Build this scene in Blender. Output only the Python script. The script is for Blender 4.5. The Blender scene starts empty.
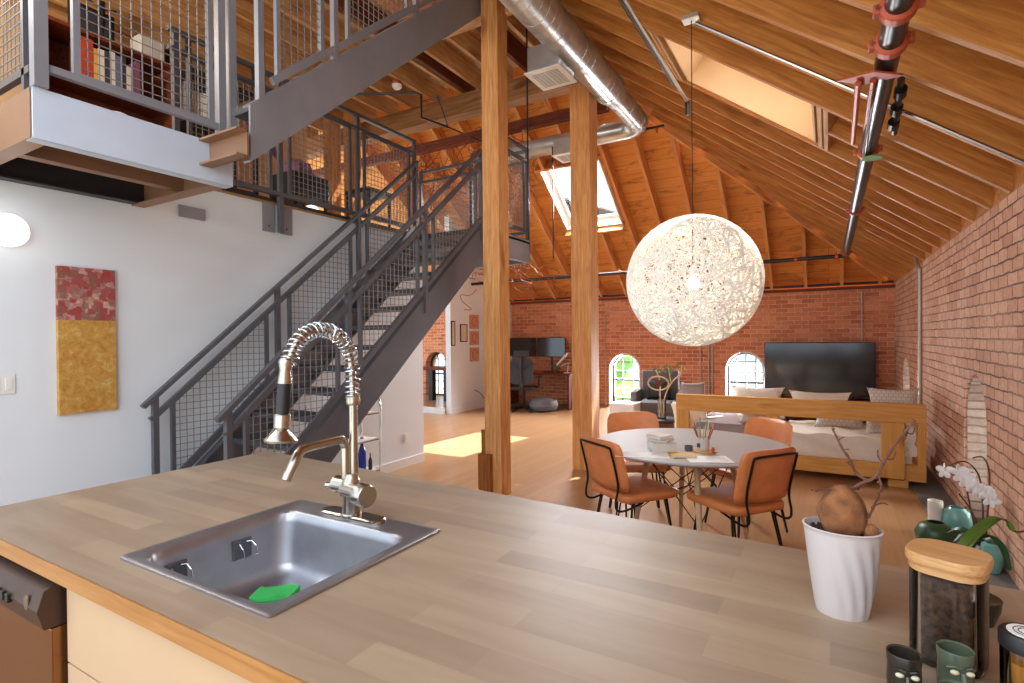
import bpy, bmesh, math, random
from mathutils import Vector, Matrix, Quaternion
from mathutils.geometry import tessellate_polygon
random.seed(7)
PI = math.pi
SC = bpy.context.scene
COL = SC.collection
V = Vector

# ------------------------------------------------------------------ materials
def lin(c):
    c = c / 255.0
    return c / 12.92 if c <= 0.04045 else ((c + 0.055) / 1.055) ** 2.4
def rgb(r, g, b):
    return (lin(r), lin(g), lin(b), 1.0)
class NT:
    def __init__(s, name):
        s.m = bpy.data.materials.new(name); s.m.use_nodes = True
        s.t = s.m.node_tree; s.t.nodes.clear()
        s.out = s.n('ShaderNodeOutputMaterial')
        s.b = s.n('ShaderNodeBsdfPrincipled'); s.l(s.b.outputs[0], s.out.inputs[0])
    def n(s, t, **k):
        x = s.t.nodes.new(t)
        for a, v in k.items(): setattr(x, a, v)
        return x
    def l(s, a, b): s.t.links.new(a, b)
    def coord(s, scale=(1, 1, 1), kind='Object', rand=True):
        tc = s.n('ShaderNodeTexCoord'); mp = s.n('ShaderNodeMapping'); mp.inputs['Scale'].default_value = scale
        s.l(tc.outputs[kind], mp.inputs[0])
        if rand:
            oi = s.n('ShaderNodeObjectInfo'); mu = s.n('ShaderNodeMath', operation='MULTIPLY'); mu.inputs[1].default_value = 37.0
            s.l(oi.outputs['Random'], mu.inputs[0]); s.l(mu.outputs[0], mp.inputs['Location'])
        return mp.outputs[0]
    def noise(s, vec, scale, detail=4, rough=.55, dist=0):
        x = s.n('ShaderNodeTexNoise'); x.inputs['Scale'].default_value = scale; x.inputs['Detail'].default_value = detail
        x.inputs['Roughness'].default_value = rough; x.inputs['Distortion'].default_value = dist
        s.l(vec, x.inputs['Vector']); return x.outputs['Fac']
    def ramp(s, fac, stops):
        r = s.n('ShaderNodeValToRGB'); e = r.color_ramp.elements
        while len(e) < len(stops): e.new(.5)
        for i, (p, c) in enumerate(stops): e[i].position = p; e[i].color = c
        s.l(fac, r.inputs[0]); return r.outputs[0]
    def mix(s, fac, a, b, mode='MIX'):
        x = s.n('ShaderNodeMix', data_type='RGBA', blend_type=mode)
        for sock, v in ((x.inputs[0], fac), (x.inputs[6], a), (x.inputs[7], b)):
            if hasattr(v, 'links') or hasattr(v, 'is_linked'): s.l(v, sock)
            else: sock.default_value = v
        return x.outputs[2]
    def bump(s, h, strength=.3, dist=.01):
        x = s.n('ShaderNodeBump'); x.inputs['Strength'].default_value = strength; x.inputs['Distance'].default_value = dist
        s.l(h, x.inputs['Height']); s.l(x.outputs[0], s.b.inputs['Normal'])
    def set(s, **k):
        for a, v in k.items():
            i = s.b.inputs[a.replace('_', ' ')]
            if hasattr(v, 'is_linked'): s.l(v, i)
            else: i.default_value = v
        return s.m
M = {}
def plain(name, c, rough=.5, metal=0., noise=.06, nscale=6, bump=0., **k):
    s = NT(name); f = s.noise(s.coord(), nscale, 3)
    d = tuple(max(0, x * (1 - noise)) for x in c[:3]) + (1,); e = tuple(min(1, x * (1 + noise)) for x in c[:3]) + (1,)
    s.set(Base_Color=s.ramp(f, [(.3, d), (.7, e)]), Roughness=rough, Metallic=metal, **k)
    if bump: s.bump(s.noise(s.coord(), nscale * 12, 3), bump, .004)
    M[name] = s.m; return s.m
def wood(name, c1, c2, c3, rough=.55, sc=3., knots=True, stretch=14, gloss=.3):
    s = NT(name)
    v = s.coord((sc * .5, sc * stretch * .5, sc * stretch * .5)); f = s.noise(v, 1.6, 6, .6, .8)
    col = s.ramp(f, [(.25, c1), (.5, c2), (.75, c3)])
    oi = s.n('ShaderNodeObjectInfo'); r = s.ramp(oi.outputs['Random'], [(0, (.86, .84, .82, 1)), (1, (1, 1, 1, 1))])
    col = s.mix(.6, col, r, 'MULTIPLY')
    if knots:
        k = s.noise(s.coord((2.2, 5, 5)), 1.0, 1, .4); kk = s.ramp(k, [(.66, (1, 1, 1, 1)), (.76, (.62, .5, .42, 1))])
        col = s.mix(1., col, kk, 'MULTIPLY')
    s.set(Base_Color=col, Roughness=rough); s.b.inputs['Specular IOR Level'].default_value = gloss
    s.bump(f, .15, .004); M[name] = s.m; return s.m
def brick(name, ca, cb, cc, mortar, ms=.011, bw=.205, rh=.068, bump=.9, off=(0, 0), wob=.022):
    s = NT(name)
    tc = s.n('ShaderNodeTexCoord'); mp = s.n('ShaderNodeMapping'); mp.inputs['Location'].default_value = (off[0], off[1], 0)
    s.l(tc.outputs['Object'], mp.inputs[0]); v = mp.outputs[0]
    w = s.n('ShaderNodeTexNoise'); w.inputs['Scale'].default_value = 9; s.l(v, w.inputs['Vector'])
    sub = s.n('ShaderNodeVectorMath', operation='SUBTRACT'); s.l(w.outputs['Color'], sub.inputs[0]); sub.inputs[1].default_value = (.5, .5, .5)
    scl = s.n('ShaderNodeVectorMath', operation='SCALE'); s.l(sub.outputs[0], scl.inputs[0]); scl.inputs['Scale'].default_value = wob
    add = s.n('ShaderNodeVectorMath', operation='ADD'); s.l(v, add.inputs[0]); s.l(scl.outputs[0], add.inputs[1])
    b = s.n('ShaderNodeTexBrick'); s.l(add.outputs[0], b.inputs['Vector']); b.inputs['Scale'].default_value = 1
    b.inputs['Brick Width'].default_value = bw; b.inputs['Row Height'].default_value = rh; b.inputs['Mortar Size'].default_value = ms
    b.inputs['Mortar Smooth'].default_value = .35; b.inputs['Bias'].default_value = 0
    b.inputs['Color1'].default_value = ca; b.inputs['Color2'].default_value = cb; b.inputs['Mortar'].default_value = mortar
    big = s.noise(v, 1.1, 4, .6); fine = s.noise(v, 26, 4, .65)
    col = s.mix(s.ramp(big, [(.42, (0, 0, 0, 1)), (.7, (.65, .65, .65, 1))]), b.outputs['Color'], cc)
    col = s.mix(.5, col, s.ramp(fine, [(.3, (.55, .52, .5, 1)), (.6, (1, 1, 1, 1))]), 'MULTIPLY')
    inv = s.n('ShaderNodeMath', operation='SUBTRACT'); inv.inputs[0].default_value = 1; s.l(b.outputs['Fac'], inv.inputs[1])
    ad = s.n('ShaderNodeMath', operation='MULTIPLY_ADD'); s.l(fine, ad.inputs[0]); ad.inputs[1].default_value = .7; s.l(inv.outputs[0], ad.inputs[2])
    s.bump(ad.outputs[0], bump, .012)
    s.set(Base_Color=col, Roughness=.85); M[name] = s.m
def planks(name, cols, length, width, gap, gapcol, rough, stain=None, rot=0, bias=0, grain=30):
    s = NT(name)
    tc = s.n('ShaderNodeTexCoord'); mp = s.n('ShaderNodeMapping'); mp.inputs['Rotation'].default_value = (0, 0, rot); s.l(tc.outputs['Object'], mp.inputs[0]); v = mp.outputs[0]
    b = s.n('ShaderNodeTexBrick'); s.l(v, b.inputs['Vector']); b.inputs['Scale'].default_value = 1
    b.inputs['Brick Width'].default_value = length; b.inputs['Row Height'].default_value = width; b.inputs['Mortar Size'].default_value = gap
    b.offset = .37; b.inputs['Bias'].default_value = bias
    b.inputs['Color1'].default_value = cols[0]; b.inputs['Color2'].default_value = cols[1]; b.inputs['Mortar'].default_value = gapcol
    m2 = s.n('ShaderNodeMapping'); m2.inputs['Scale'].default_value = (1.2, grain, grain); s.l(v, m2.inputs[0])
    g = s.noise(m2.outputs[0], 1.5, 5, .6, .5)
    col = s.mix(.45, b.outputs['Color'], s.ramp(g, [(.3, cols[2]), (.7, cols[3])]))
    if stain:
        m3 = s.n('ShaderNodeMapping'); m3.inputs['Scale'].default_value = (1, 2.6, 1); s.l(v, m3.inputs[0])
        st = s.noise(m3.outputs[0], 1.9, 6, .68, 1.2); col = s.mix(s.ramp(st, [(.52, (0, 0, 0, 1)), (.72, (.85, .85, .85, 1))]), col, stain)
    s.set(Base_Color=col, Roughness=rough); M[name] = s.m; return s
def emis(name, c, k):
    s = NT(name); s.set(Base_Color=c, Emission_Color=c, Emission_Strength=k); M[name] = s.m
def glass(name, tint=(1, 1, 1, 1), gl=.1):
    s = NT(name); tr = s.n('ShaderNodeBsdfTransparent'); tr.inputs[0].default_value = tint
    gb = s.n('ShaderNodeBsdfGlossy'); gb.inputs['Roughness'].default_value = .03
    fr = s.n('ShaderNodeFresnel'); fr.inputs[0].default_value = 1.45
    mx = s.n('ShaderNodeMixShader'); s.l(fr.outputs[0], mx.inputs[0]); s.l(tr.outputs[0], mx.inputs[1]); s.l(gb.outputs[0], mx.inputs[2])
    s.l(mx.outputs[0], s.out.inputs[0]); M[name] = s.m

W1, W2, W3 = rgb(150, 92, 45), rgb(188, 128, 70), rgb(212, 158, 98)
wood('rafter_wood', rgb(150, 88, 36), rgb(190, 124, 58), rgb(214, 152, 82), .6, 3)
wood('beam_wood', rgb(112, 74, 42), rgb(150, 104, 62), rgb(176, 128, 82), .65, 2.5)
wood('post_wood', rgb(180, 112, 58), rgb(214, 150, 88), rgb(236, 184, 124), .55, 3.5, stretch=18)
wood('post_dark', rgb(120, 66, 28), rgb(156, 94, 42), rgb(180, 116, 58), .5, 3.5)
wood('joist_wood', rgb(160, 106, 58), rgb(200, 150, 94), rgb(222, 178, 124), .65, 3)
wood('dark_joist', rgb(84, 36, 20), rgb(110, 52, 28), rgb(134, 70, 38), .65, 3)
wood('pine', rgb(196, 134, 62), rgb(216, 158, 82), rgb(228, 176, 104), .5, 3)
wood('bamboo', rgb(186, 134, 82), rgb(206, 156, 102), rgb(220, 174, 122), .45, 9, False, 22)
wood('pale_leg', rgb(196, 160, 120), rgb(216, 184, 146), rgb(228, 200, 166), .5, 6, False)
brick('brick_red', rgb(186, 98, 60), rgb(228, 150, 104), rgb(222, 138, 90), rgb(242, 208, 180), .0055, .21, .076)
brick('brick_pale', rgb(204, 146, 116), rgb(226, 178, 146), rgb(230, 186, 156), rgb(112, 80, 64), .006, .205, .081, 1.7, wob=.026)
brick('brick_jamb', rgb(176, 150, 130), rgb(206, 184, 166), rgb(190, 164, 146), rgb(140, 112, 94), .008, .2, .068)
planks('floor_planks', [rgb(172, 130, 92), rgb(152, 110, 74), rgb(156, 114, 78), rgb(180, 142, 104)], 1.6, .095, .0012, rgb(140, 96, 60), .28, rot=PI / 2)
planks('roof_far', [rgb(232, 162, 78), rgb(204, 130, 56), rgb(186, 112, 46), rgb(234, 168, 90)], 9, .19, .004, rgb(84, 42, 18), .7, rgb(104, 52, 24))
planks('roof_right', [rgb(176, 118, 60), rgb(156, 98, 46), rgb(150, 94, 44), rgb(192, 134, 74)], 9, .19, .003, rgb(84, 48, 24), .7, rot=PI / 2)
planks('deck_under', [rgb(190, 144, 92), rgb(170, 124, 76), rgb(166, 118, 70), rgb(206, 160, 108)], 9, .15, .003, rgb(96, 58, 32), .7, rot=0)
cb = planks('butcher_block', [rgb(176, 150, 122), rgb(136, 112, 92), rgb(138, 114, 92), rgb(168, 148, 124)], .55, .085, .0005, rgb(140, 112, 84), .42, grain=9)
wood('block_edge', rgb(150, 98, 50), rgb(168, 116, 64), rgb(182, 130, 78), .45, 4, False)
plain('white_wall', rgb(230, 235, 240), .75, noise=.012, nscale=2, bump=.04)
plain('tan_wall', rgb(206, 172, 134), .8, noise=.03, nscale=2)
plain('white_paint', rgb(236, 234, 230), .55, noise=.02)
plain('shaft_white', rgb(214, 176, 132), .7, noise=.04, nscale=4)
plain('steel', rgb(96, 96, 102), .42, .35, noise=.12, nscale=3)
plain('steel_light', rgb(142, 143, 150), .45, .2, noise=.12, nscale=2.5)
plain('steel_pale', rgb(206, 218, 236), .5, .1, noise=.08, nscale=2.5)
plain('steel_wood_bounce', rgb(146, 108, 82), .5, .1, noise=.12, nscale=3)  # warm light reflected off the wood is put into this steel colour
plain('steel_dark', rgb(54, 54, 58), .5, .2, noise=.1)
plain('wire', rgb(138, 134, 132), .5, .2, noise=.05)
plain('tread_dark', rgb(66, 64, 66), .7, 0, noise=.1)
plain('tread_light', rgb(186, 180, 174), .6, 0, noise=.06)
plain('black', rgb(26, 25, 26), .45, 0, noise=.1)
plain('black_metal', rgb(30, 26, 26), .35, .5, noise=.1)
plain('dark_pipe', rgb(52, 50, 52), .32, .5, noise=.2)
plain('red_clamp', rgb(178, 76, 44), .5, .1, noise=.1)
plain('green_tag', rgb(120, 160, 110), .6)
plain('galvanized', rgb(190, 190, 188), .3, .75, noise=.1, nscale=5)
plain('grille_white', rgb(226, 220, 208), .5)
plain('grille_dark', rgb(110, 104, 98), .7)
plain('conduit', rgb(178, 166, 150), .35, .5)
plain('chrome', rgb(200, 200, 202), .18, 1., noise=.02)
plain('nickel', rgb(186, 178, 166), .24, 1., noise=.03, nscale=12)
plain('sink_steel', rgb(176, 176, 182), .42, 1., noise=.08, nscale=14)
plain('brushed', rgb(150, 126, 104), .3, .9, noise=.05)
plain('dw_panel', rgb(74, 52, 42), .38, .4, noise=.06)
plain('dw_door', rgb(150, 104, 66), .25, .85, noise=.06)
plain('drawer_front', rgb(196, 164, 130), .5, noise=.015)
plain('leather', rgb(218, 132, 76), .42, 0, noise=.12, nscale=9, bump=.12)
plain('table_white', rgb(168, 163, 158), .4, noise=.015)
plain('paper', rgb(244, 242, 238), .7, noise=.03, nscale=20)
plain('cream_cloth', rgb(226, 218, 204), .9, noise=.04, nscale=14, bump=.2)
plain('grey_cloth', rgb(104, 102, 104), .9, noise=.08, nscale=18, bump=.2)
plain('mauve_cloth', rgb(150, 136, 134), .9, noise=.06, nscale=18, bump=.2)
plain('pot_white', rgb(204, 192, 188), .45, noise=.015)
plain('soil', rgb(74, 50, 40), .95, noise=.5, nscale=90, bump=.9)
plain('bulb_skin', rgb(138, 88, 52), .9, noise=.4, nscale=26, bump=.8)
plain('twig', rgb(104, 66, 50), .85, noise=.3, nscale=30, bump=.5)
plain('vine', rgb(140, 78, 46), .85, noise=.2)
plain('leaf', rgb(104, 128, 50), .4, noise=.15)
plain('leaf_dark', rgb(48, 78, 44), .4, noise=.15)
plain('teal_glaze', rgb(112, 168, 158), .25, noise=.14, nscale=10)
plain('petal', rgb(250, 248, 246), .6)
plain('beans', rgb(96, 70, 54), .6, noise=.7, nscale=120, bump=.6)
plain('ceramic_dark', rgb(52, 46, 38), .25, noise=.3, nscale=14)
plain('ceramic_green', rgb(82, 92, 74), .25, noise=.3, nscale=14)
plain('ceramic_brown', rgb(120, 96, 62), .3, noise=.3, nscale=14)
plain('eye_cream', rgb(220, 216, 184), .4)
plain('honey', rgb(206, 138, 52), .2, noise=.1)
plain('sponge', rgb(58, 176, 84), .85, noise=.08, bump=.3)
plain('cobalt', rgb(22, 60, 170), .1, noise=.05)
plain('red_book', rgb(178, 62, 34), .7); plain('yellow_book', rgb(214, 168, 76), .7); plain('cream_book', rgb(216, 208, 196), .7)
plain('blue_book', rgb(96, 110, 140), .7); plain('purple_book', rgb(124, 82, 104), .7); plain('dark_book', rgb(60, 58, 64), .7)
plain('pink_art', rgb(206, 150, 122), .7); plain('art_paper', rgb(222, 206, 178), .8)
plain('concrete', rgb(112, 108, 106), .8, noise=.1)
plain('copper', rgb(196, 100, 70), .3, .8)
plain('string_white', rgb(250, 246, 238), .6, noise=.03, Transmission_Weight=0.)
plain('foliage', rgb(110, 170, 70), .8, noise=.4, nscale=8)
plain('outside_wall', rgb(196, 208, 222), .8, noise=.05)
plain('outside_ground', rgb(150, 150, 140), .9)
emis('bulb', (1, .86, .66, 1), 8.)
emis('sconce', (1, .96, .9, 1), .7)
glass('pane'); glass('jar_glass', (.93, .92, .9, 1))
# television glass
s = NT('screen'); s.set(Base_Color=rgb(22, 24, 30), Roughness=.12); s.b.inputs['Specular IOR Level'].default_value = .8; M['screen'] = s.m
# painting: red patchwork over gold
s = NT('painting'); tc = s.n('ShaderNodeTexCoord'); sep = s.n('ShaderNodeSeparateXYZ'); s.l(tc.outputs['Object'], sep.inputs[0])
vec = s.coord((1, 1, 1), rand=False)
vo = s.n('ShaderNodeTexVoronoi', distance='CHEBYCHEV'); vo.inputs['Scale'].default_value = 26; s.l(vec, vo.inputs['Vector'])
sp = s.n('ShaderNodeSeparateColor'); s.l(vo.outputs['Color'], sp.inputs[0])
n1 = s.noise(vec, 22, 6, .75, .6)
red = s.ramp(sp.outputs[0], [(0, rgb(176, 34, 40)), (.3, rgb(160, 84, 84)), (.5, rgb(112, 112, 78)), (.68, rgb(204, 150, 150)), (.86, rgb(206, 188, 160)), (1, rgb(186, 46, 60))])
red = s.mix(s.ramp(n1, [(.35, (0, 0, 0, 1)), (.65, (.9, .9, .9, 1))]), red, rgb(150, 70, 64))
gold = s.ramp(n1, [(.3, rgb(176, 108, 40)), (.5, rgb(198, 146, 66)), (.6, rgb(206, 164, 84)), (.78, rgb(222, 206, 184))])
gt = s.n('ShaderNodeMath', operation='GREATER_THAN'); gt.inputs[1].default_value = .13; s.l(sep.outputs['Z'], gt.inputs[0])
s.set(Base_Color=s.mix(gt.outputs[0], gold, red), Roughness=.6); M['painting'] = s.m
# checked cushion cloth
s = NT('check_cloth'); ck = s.n('ShaderNodeTexBrick'); s.l(s.coord((1, 1, 1), rand=False, kind='Generated'), ck.inputs['Vector'])
ck.inputs['Scale'].default_value = 1; ck.inputs['Brick Width'].default_value = .09; ck.inputs['Row Height'].default_value = .11; ck.inputs['Mortar Size'].default_value = .006
ck.inputs['Color1'].default_value = rgb(214, 204, 192); ck.inputs['Color2'].default_value = rgb(206, 196, 184); ck.inputs['Mortar'].default_value = rgb(168, 158, 150)
s.set(Base_Color=ck.outputs['Color'], Roughness=.9); M['check_cloth'] = s.m

# ------------------------------------------------------------------ mesh helpers
def bmn(): return bmesh.new()
def add_box(bm, lo, hi, mat=None):
    vs = [bm.verts.new(V((x, y, z))) for x in (lo[0], hi[0]) for y in (lo[1], hi[1]) for z in (lo[2], hi[2])]
    if mat is not None:
        for v in vs: v.co = mat @ v.co
    for f in ((0, 1, 3, 2), (4, 6, 7, 5), (0, 4, 5, 1), (2, 3, 7, 6), (0, 2, 6, 4), (1, 5, 7, 3)):
        bm.faces.new([vs[i] for i in f])
    return vs
def bar_matrix(p0, p1, up=(0, 0, 1)):
    p0, p1 = V(p0), V(p1); x = (p1 - p0).normalized(); z = V(up); z = (z - x * z.dot(x))
    if z.length < 1e-6: z = V((1, 0, 0)) - x * x.x
    z.normalize(); y = z.cross(x)
    m = Matrix((x, y, z)).transposed().to_4x4(); m.translation = p0; return m
def add_bar(bm, p0, p1, w, h=None, up=(0, 0, 1)):
    h = w if h is None else h; L = (V(p1) - V(p0)).length
    return add_box(bm, (0, -w / 2, -h / 2), (L, w / 2, h / 2), bar_matrix(p0, p1, up))
def add_tube(bm, pts, r, seg=8, cap=True, closed=False):
    pts = [V(p) for p in pts]; n = len(pts)
    rs = r if isinstance(r, (list, tuple)) else [r] * n
    rings = []; nrm = None
    for i, p in enumerate(pts):
        a = pts[(i - 1) % n] if (closed or i) else pts[0]; b = pts[(i + 1) % n] if (closed or i < n - 1) else pts[-1]
        t = (b - a); t = t.normalized() if t.length > 1e-9 else V((0, 0, 1))
        if nrm is None:
            nrm = t.orthogonal().normalized()
        else:
            nrm = (nrm - t * nrm.dot(t)); nrm = nrm.normalized() if nrm.length > 1e-6 else t.orthogonal().normalized()
        bn = t.cross(nrm)
        rings.append([bm.verts.new(p + (nrm * math.cos(2 * PI * k / seg) + bn * math.sin(2 * PI * k / seg)) * rs[i]) for k in range(seg)])
    m = n if closed else n - 1
    for i in range(m):
        A, B = rings[i], rings[(i + 1) % n]
        for k in range(seg):
            bm.faces.new((A[k], A[(k + 1) % seg], B[(k + 1) % seg], B[k]))
    if cap and not closed:
        bm.faces.new(rings[0][::-1]); bm.faces.new(rings[-1])
def add_lathe(bm, prof, seg=32, center=(0, 0, 0), sx=1, sy=1, caps=True):
    c = V(center); rings = []
    for r, z in prof:
        rings.append([bm.verts.new(c + V((r * sx * math.cos(2 * PI * k / seg), r * sy * math.sin(2 * PI * k / seg), z))) for k in range(seg)])
    for A, B in zip(rings, rings[1:]):
        for k in range(seg):
            bm.faces.new((A[k], A[(k + 1) % seg], B[(k + 1) % seg], B[k]))
    if caps:
        if prof[0][0] > 1e-4: bm.faces.new(rings[0][::-1])
        if prof[-1][0] > 1e-4: bm.faces.new(rings[-1])
def add_poly(bm, outer, holes=(), t=.1):
    loops = [outer] + list(holes); allp = [V((p[0], p[1], 0)) for l in loops for p in l]
    tris = tessellate_polygon([[V((p[0], p[1], 0)) for p in l] for l in loops])
    a = [bm.verts.new(p) for p in allp]; b = [bm.verts.new(p - V((0, 0, t))) for p in allp]
    for tr in tris:
        try:
            bm.faces.new([a[i] for i in tr]); bm.faces.new([b[i] for i in tr][::-1])
        except ValueError: pass
    o = 0
    for l in loops:
        n = len(l)
        for i in range(n):
            j = (i + 1) % n; bm.faces.new((a[o + i], b[o + i], b[o + j], a[o + j]))
        o += n
def frame_m(origin, x, y):
    x, y = V(x).normalized(), V(y).normalized(); z = x.cross(y)
    m = Matrix((x, y, z)).transposed().to_4x4(); m.translation = V(origin); return m
def rrect(cx, cy, w, h, r, n=5):
    o = []
    for qx, qy, a0 in ((1, 1, 0), (-1, 1, 90), (-1, -1, 180), (1, -1, 270)):
        for k in range(n + 1):
            a = math.radians(a0 + 90 * k / n); o.append((cx + qx * (w / 2 - r) + r * math.cos(a), cy + qy * (h / 2 - r) + r * math.sin(a)))
    return o
def loft(bm, rings, cap0=False, cap1=False):
    R = [[bm.verts.new(V(p)) for p in ring] for ring in rings]; n = len(R[0])
    for A, B in zip(R, R[1:]):
        for k in range(n): bm.faces.new((A[k], A[(k + 1) % n], B[(k + 1) % n], B[k]))
    if cap0: bm.faces.new(R[0][::-1])
    if cap1: bm.faces.new(R[-1])
def world_of(o):
    m = Matrix.LocRotScale(o.location, o.rotation_euler.to_quaternion(), None); p = o.parent
    while p: m = Matrix.LocRotScale(p.location, p.rotation_euler.to_quaternion(), None) @ m; p = p.parent
    return m
def obj(name, bm, mat, parent=None, m=None, smooth=False, bevel=0, local=False, sub=0, angle=40):
    """m: world matrix the mesh was built in (identity = world coordinates); local=True: mesh is in the parent's coordinates"""
    if bevel: bmesh.ops.bevel(bm, geom=list(bm.edges), offset=bevel, segments=2, affect='EDGES', profile=.6, clamp_overlap=True)
    bmesh.ops.recalc_face_normals(bm, faces=bm.faces)
    me = bpy.data.meshes.new(name); bm.to_mesh(me); bm.free()
    me.materials.append(M[mat] if isinstance(mat, str) else mat)
    if smooth:
        me.shade_smooth()
        try: me.set_sharp_from_angle(angle=math.radians(angle))
        except Exception: pass
    o = bpy.data.objects.new(name, me); COL.objects.link(o)
    W = m.copy() if m is not None else Matrix.Identity(4)
    if parent is not None:
        o.parent = parent
        if not local: W = world_of(parent).inverted() @ W
    else:
        # the origin of a thing built in world coordinates stays at the world origin
        pass
    o.location = W.to_translation(); o.rotation_euler = W.to_euler()
    if sub:
        md = o.modifiers.new('sub', 'SUBSURF'); md.levels = sub; md.render_levels = sub
    return o
def tag(o, label, cat, group=None, kind=None):
    if label: o['label'] = label
    if cat: o['category'] = cat
    if group: o['group'] = group
    if kind: o['kind'] = kind
    return o
def thing(name, label, cat, loc=(0, 0, 0), rz=0, group=None):
    o = bpy.data.objects.new(name, None); COL.objects.link(o); o.empty_display_size = .1
    o.location = loc; o.rotation_euler = (0, 0, rz); return tag(o, label, cat, group)
def struct(name, bm, mat, m=None, label=None, **k):
    o = obj(name, bm, mat, None, m, **k); o['kind'] = 'structure'
    if label: o['label'] = label
    return o
def beam(name, p0, p1, w, h, mat, parent=None, up=(0, 0, 1), bevel=0):
    L = (V(p1) - V(p0)).length; bm = bmn(); add_box(bm, (0, -w / 2, -h / 2), (L, w / 2, h / 2))
    return obj(name, bm, mat, parent, bar_matrix(p0, p1, up), bevel=bevel)
def dup(root, loc, rz, label, group=None):
    r = root.copy(); COL.objects.link(r); r.location = loc; r.rotation_euler = (0, 0, rz); r['label'] = label
    if group: r['group'] = group
    for ch in list(root.children):
        c = ch.copy(); COL.objects.link(c); c.parent = r
        for g in ch.children:
            d = g.copy(); COL.objects.link(d); d.parent = c
    return r
def arc(c, r, a0, a1, n, ax, ay):
    c, ax, ay = V(c), V(ax), V(ay)
    return [c + ax * (r * math.cos(math.radians(a0 + (a1 - a0) * k / n))) + ay * (r * math.sin(math.radians(a0 + (a1 - a0) * k / n))) for k in range(n + 1)]
def catmull(P, n=6):
    P = [V(p) for p in P]; Q = [P[0]] + P + [P[-1]]; o = []
    for i in range(1, len(Q) - 2):
        a, b, c, d = Q[i - 1:i + 3]
        for k in range(n):
            t = k / n; o.append(.5 * ((2 * b) + (c - a) * t + (2 * a - 5 * b + 4 * c - d) * t * t + (3 * b - a - 3 * c + d) * t ** 3))
    o.append(P[-1]); return o
def cushion(bm, w, h, t, m=None, n=10, pinch=.3):
    """soft pillow lying in XY, thickness along Z"""
    grid = {}
    for sgn in (1, -1):
        for i in range(n + 1):
            for j in range(n + 1):
                u, v = 2 * i / n - 1, 2 * j / n - 1
                edge = i in (0, n) or j in (0, n)
                if edge and sgn == -1: grid[(sgn, i, j)] = grid[(1, i, j)]; continue
                z = sgn * t / 2 * ((1 - u ** 4) * (1 - v ** 4)) ** .5 if not edge else 0
                x = u * w / 2 * (1 - pinch * (1 - v * v) * abs(u) ** 2 * .5 + 0); y = v * h / 2 * (1 - pinch * (1 - u * u) * abs(v) ** 2 * .5)
                p = V((x, y, z)); grid[(sgn, i, j)] = bm.verts.new(m @ p if m else p)
        for i in range(n):
            for j in range(n):
                bm.faces.new([grid[(sgn, i, j)], grid[(sgn, i + 1, j)], grid[(sgn, i + 1, j + 1)], grid[(sgn, i, j + 1)]])

# ------------------------------------------------------------------ camera
Fpx = 541.3
def cam_axes(yaw, pitch, roll):
    c, s = math.cos, math.sin
    f = V((-s(yaw) * c(pitch), c(yaw) * c(pitch), s(pitch))); r = V((c(yaw), s(yaw), 0)); u = r.cross(f)
    return r * c(roll) + u * s(roll), u * c(roll) - r * s(roll), f
R_, U_, F_ = cam_axes(.52961, -.0081374, -.0091331)
cam = bpy.data.objects.new('camera', bpy.data.cameras.new('camera')); COL.objects.link(cam)
mm = Matrix((R_, U_, -F_)).transposed().to_4x4(); mm.translation = (0, 0, 1.5); cam.matrix_world = mm
cam.data.sensor_width = 36; cam.data.lens = Fpx / 1024 * 36; cam.data.clip_start = .02; cam.data.clip_end = 200
SC.camera = cam

# ------------------------------------------------------------------ room shell
XR, YF, T = .948, 10.94, .74            # right wall, far wall, roof pitch
ZR, ZF = 2.33, 2.30                     # underside of the rafters at both eaves
CT, ST = 1 / math.hypot(1, T), T / math.hypot(1, T)
XW, XB = -4.27, -6.4                    # white wall, loft back wall
WT = 2.70                               # loft floor
def arch(u0, u1, v0, v1, n=14):
    r = (u1 - u0) / 2; c = (u0 + u1) / 2; vs = v1 - r
    return [(u0, v0), (u1, v0)] + [(c + r * math.cos(PI * k / n), vs + r * math.sin(PI * k / n)) for k in range(n + 1)]
bm = bmn(); add_poly(bm, [(-10, -1.2), (XR, -1.2), (XR, YF), (-10, YF)], [], .1)
struct('floor', bm, 'floor_planks')
bm = bmn(); add_box(bm, (.70, 1.7, 0.0), (XR, YF, .012)); struct('trim_1', bm, 'concrete')
far_wins = [(-4.03, -3.35, .0, 1.14), (-1.71, -1.02, .0, 1.19), (-9.0, -8.32, .0, 1.14)]
bm = bmn(); add_poly(bm, [(-10, 0), (XR + .4, 0), (XR + .4, 2.27), (-10, 2.27)][::1], [arch(*w) for w in far_wins], .42)
struct('wall_far', bm, 'brick_red', frame_m((0, YF, 0), (1, 0, 0), (0, 0, 1)))
right_wins = [(-5.66, -4.92, .0, 1.19), (-9.86, -9.12, .0, 1.16)]
bm = bmn(); add_poly(bm, [(-YF - .4, 0), (1.2, 0), (1.2, 2.335), (-YF - .4, 2.335)], [arch(*w) for w in right_wins], .42)
struct('wall_right', bm, 'brick_pale', frame_m((XR, 0, 0), (0, -1, 0), (0, 0, 1)))
bm = bmn(); add_box(bm, (XR, .3, 2.336), (XR + .04, YF, 2.64)); struct('trim_8', bm, 'rafter_wood')
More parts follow.
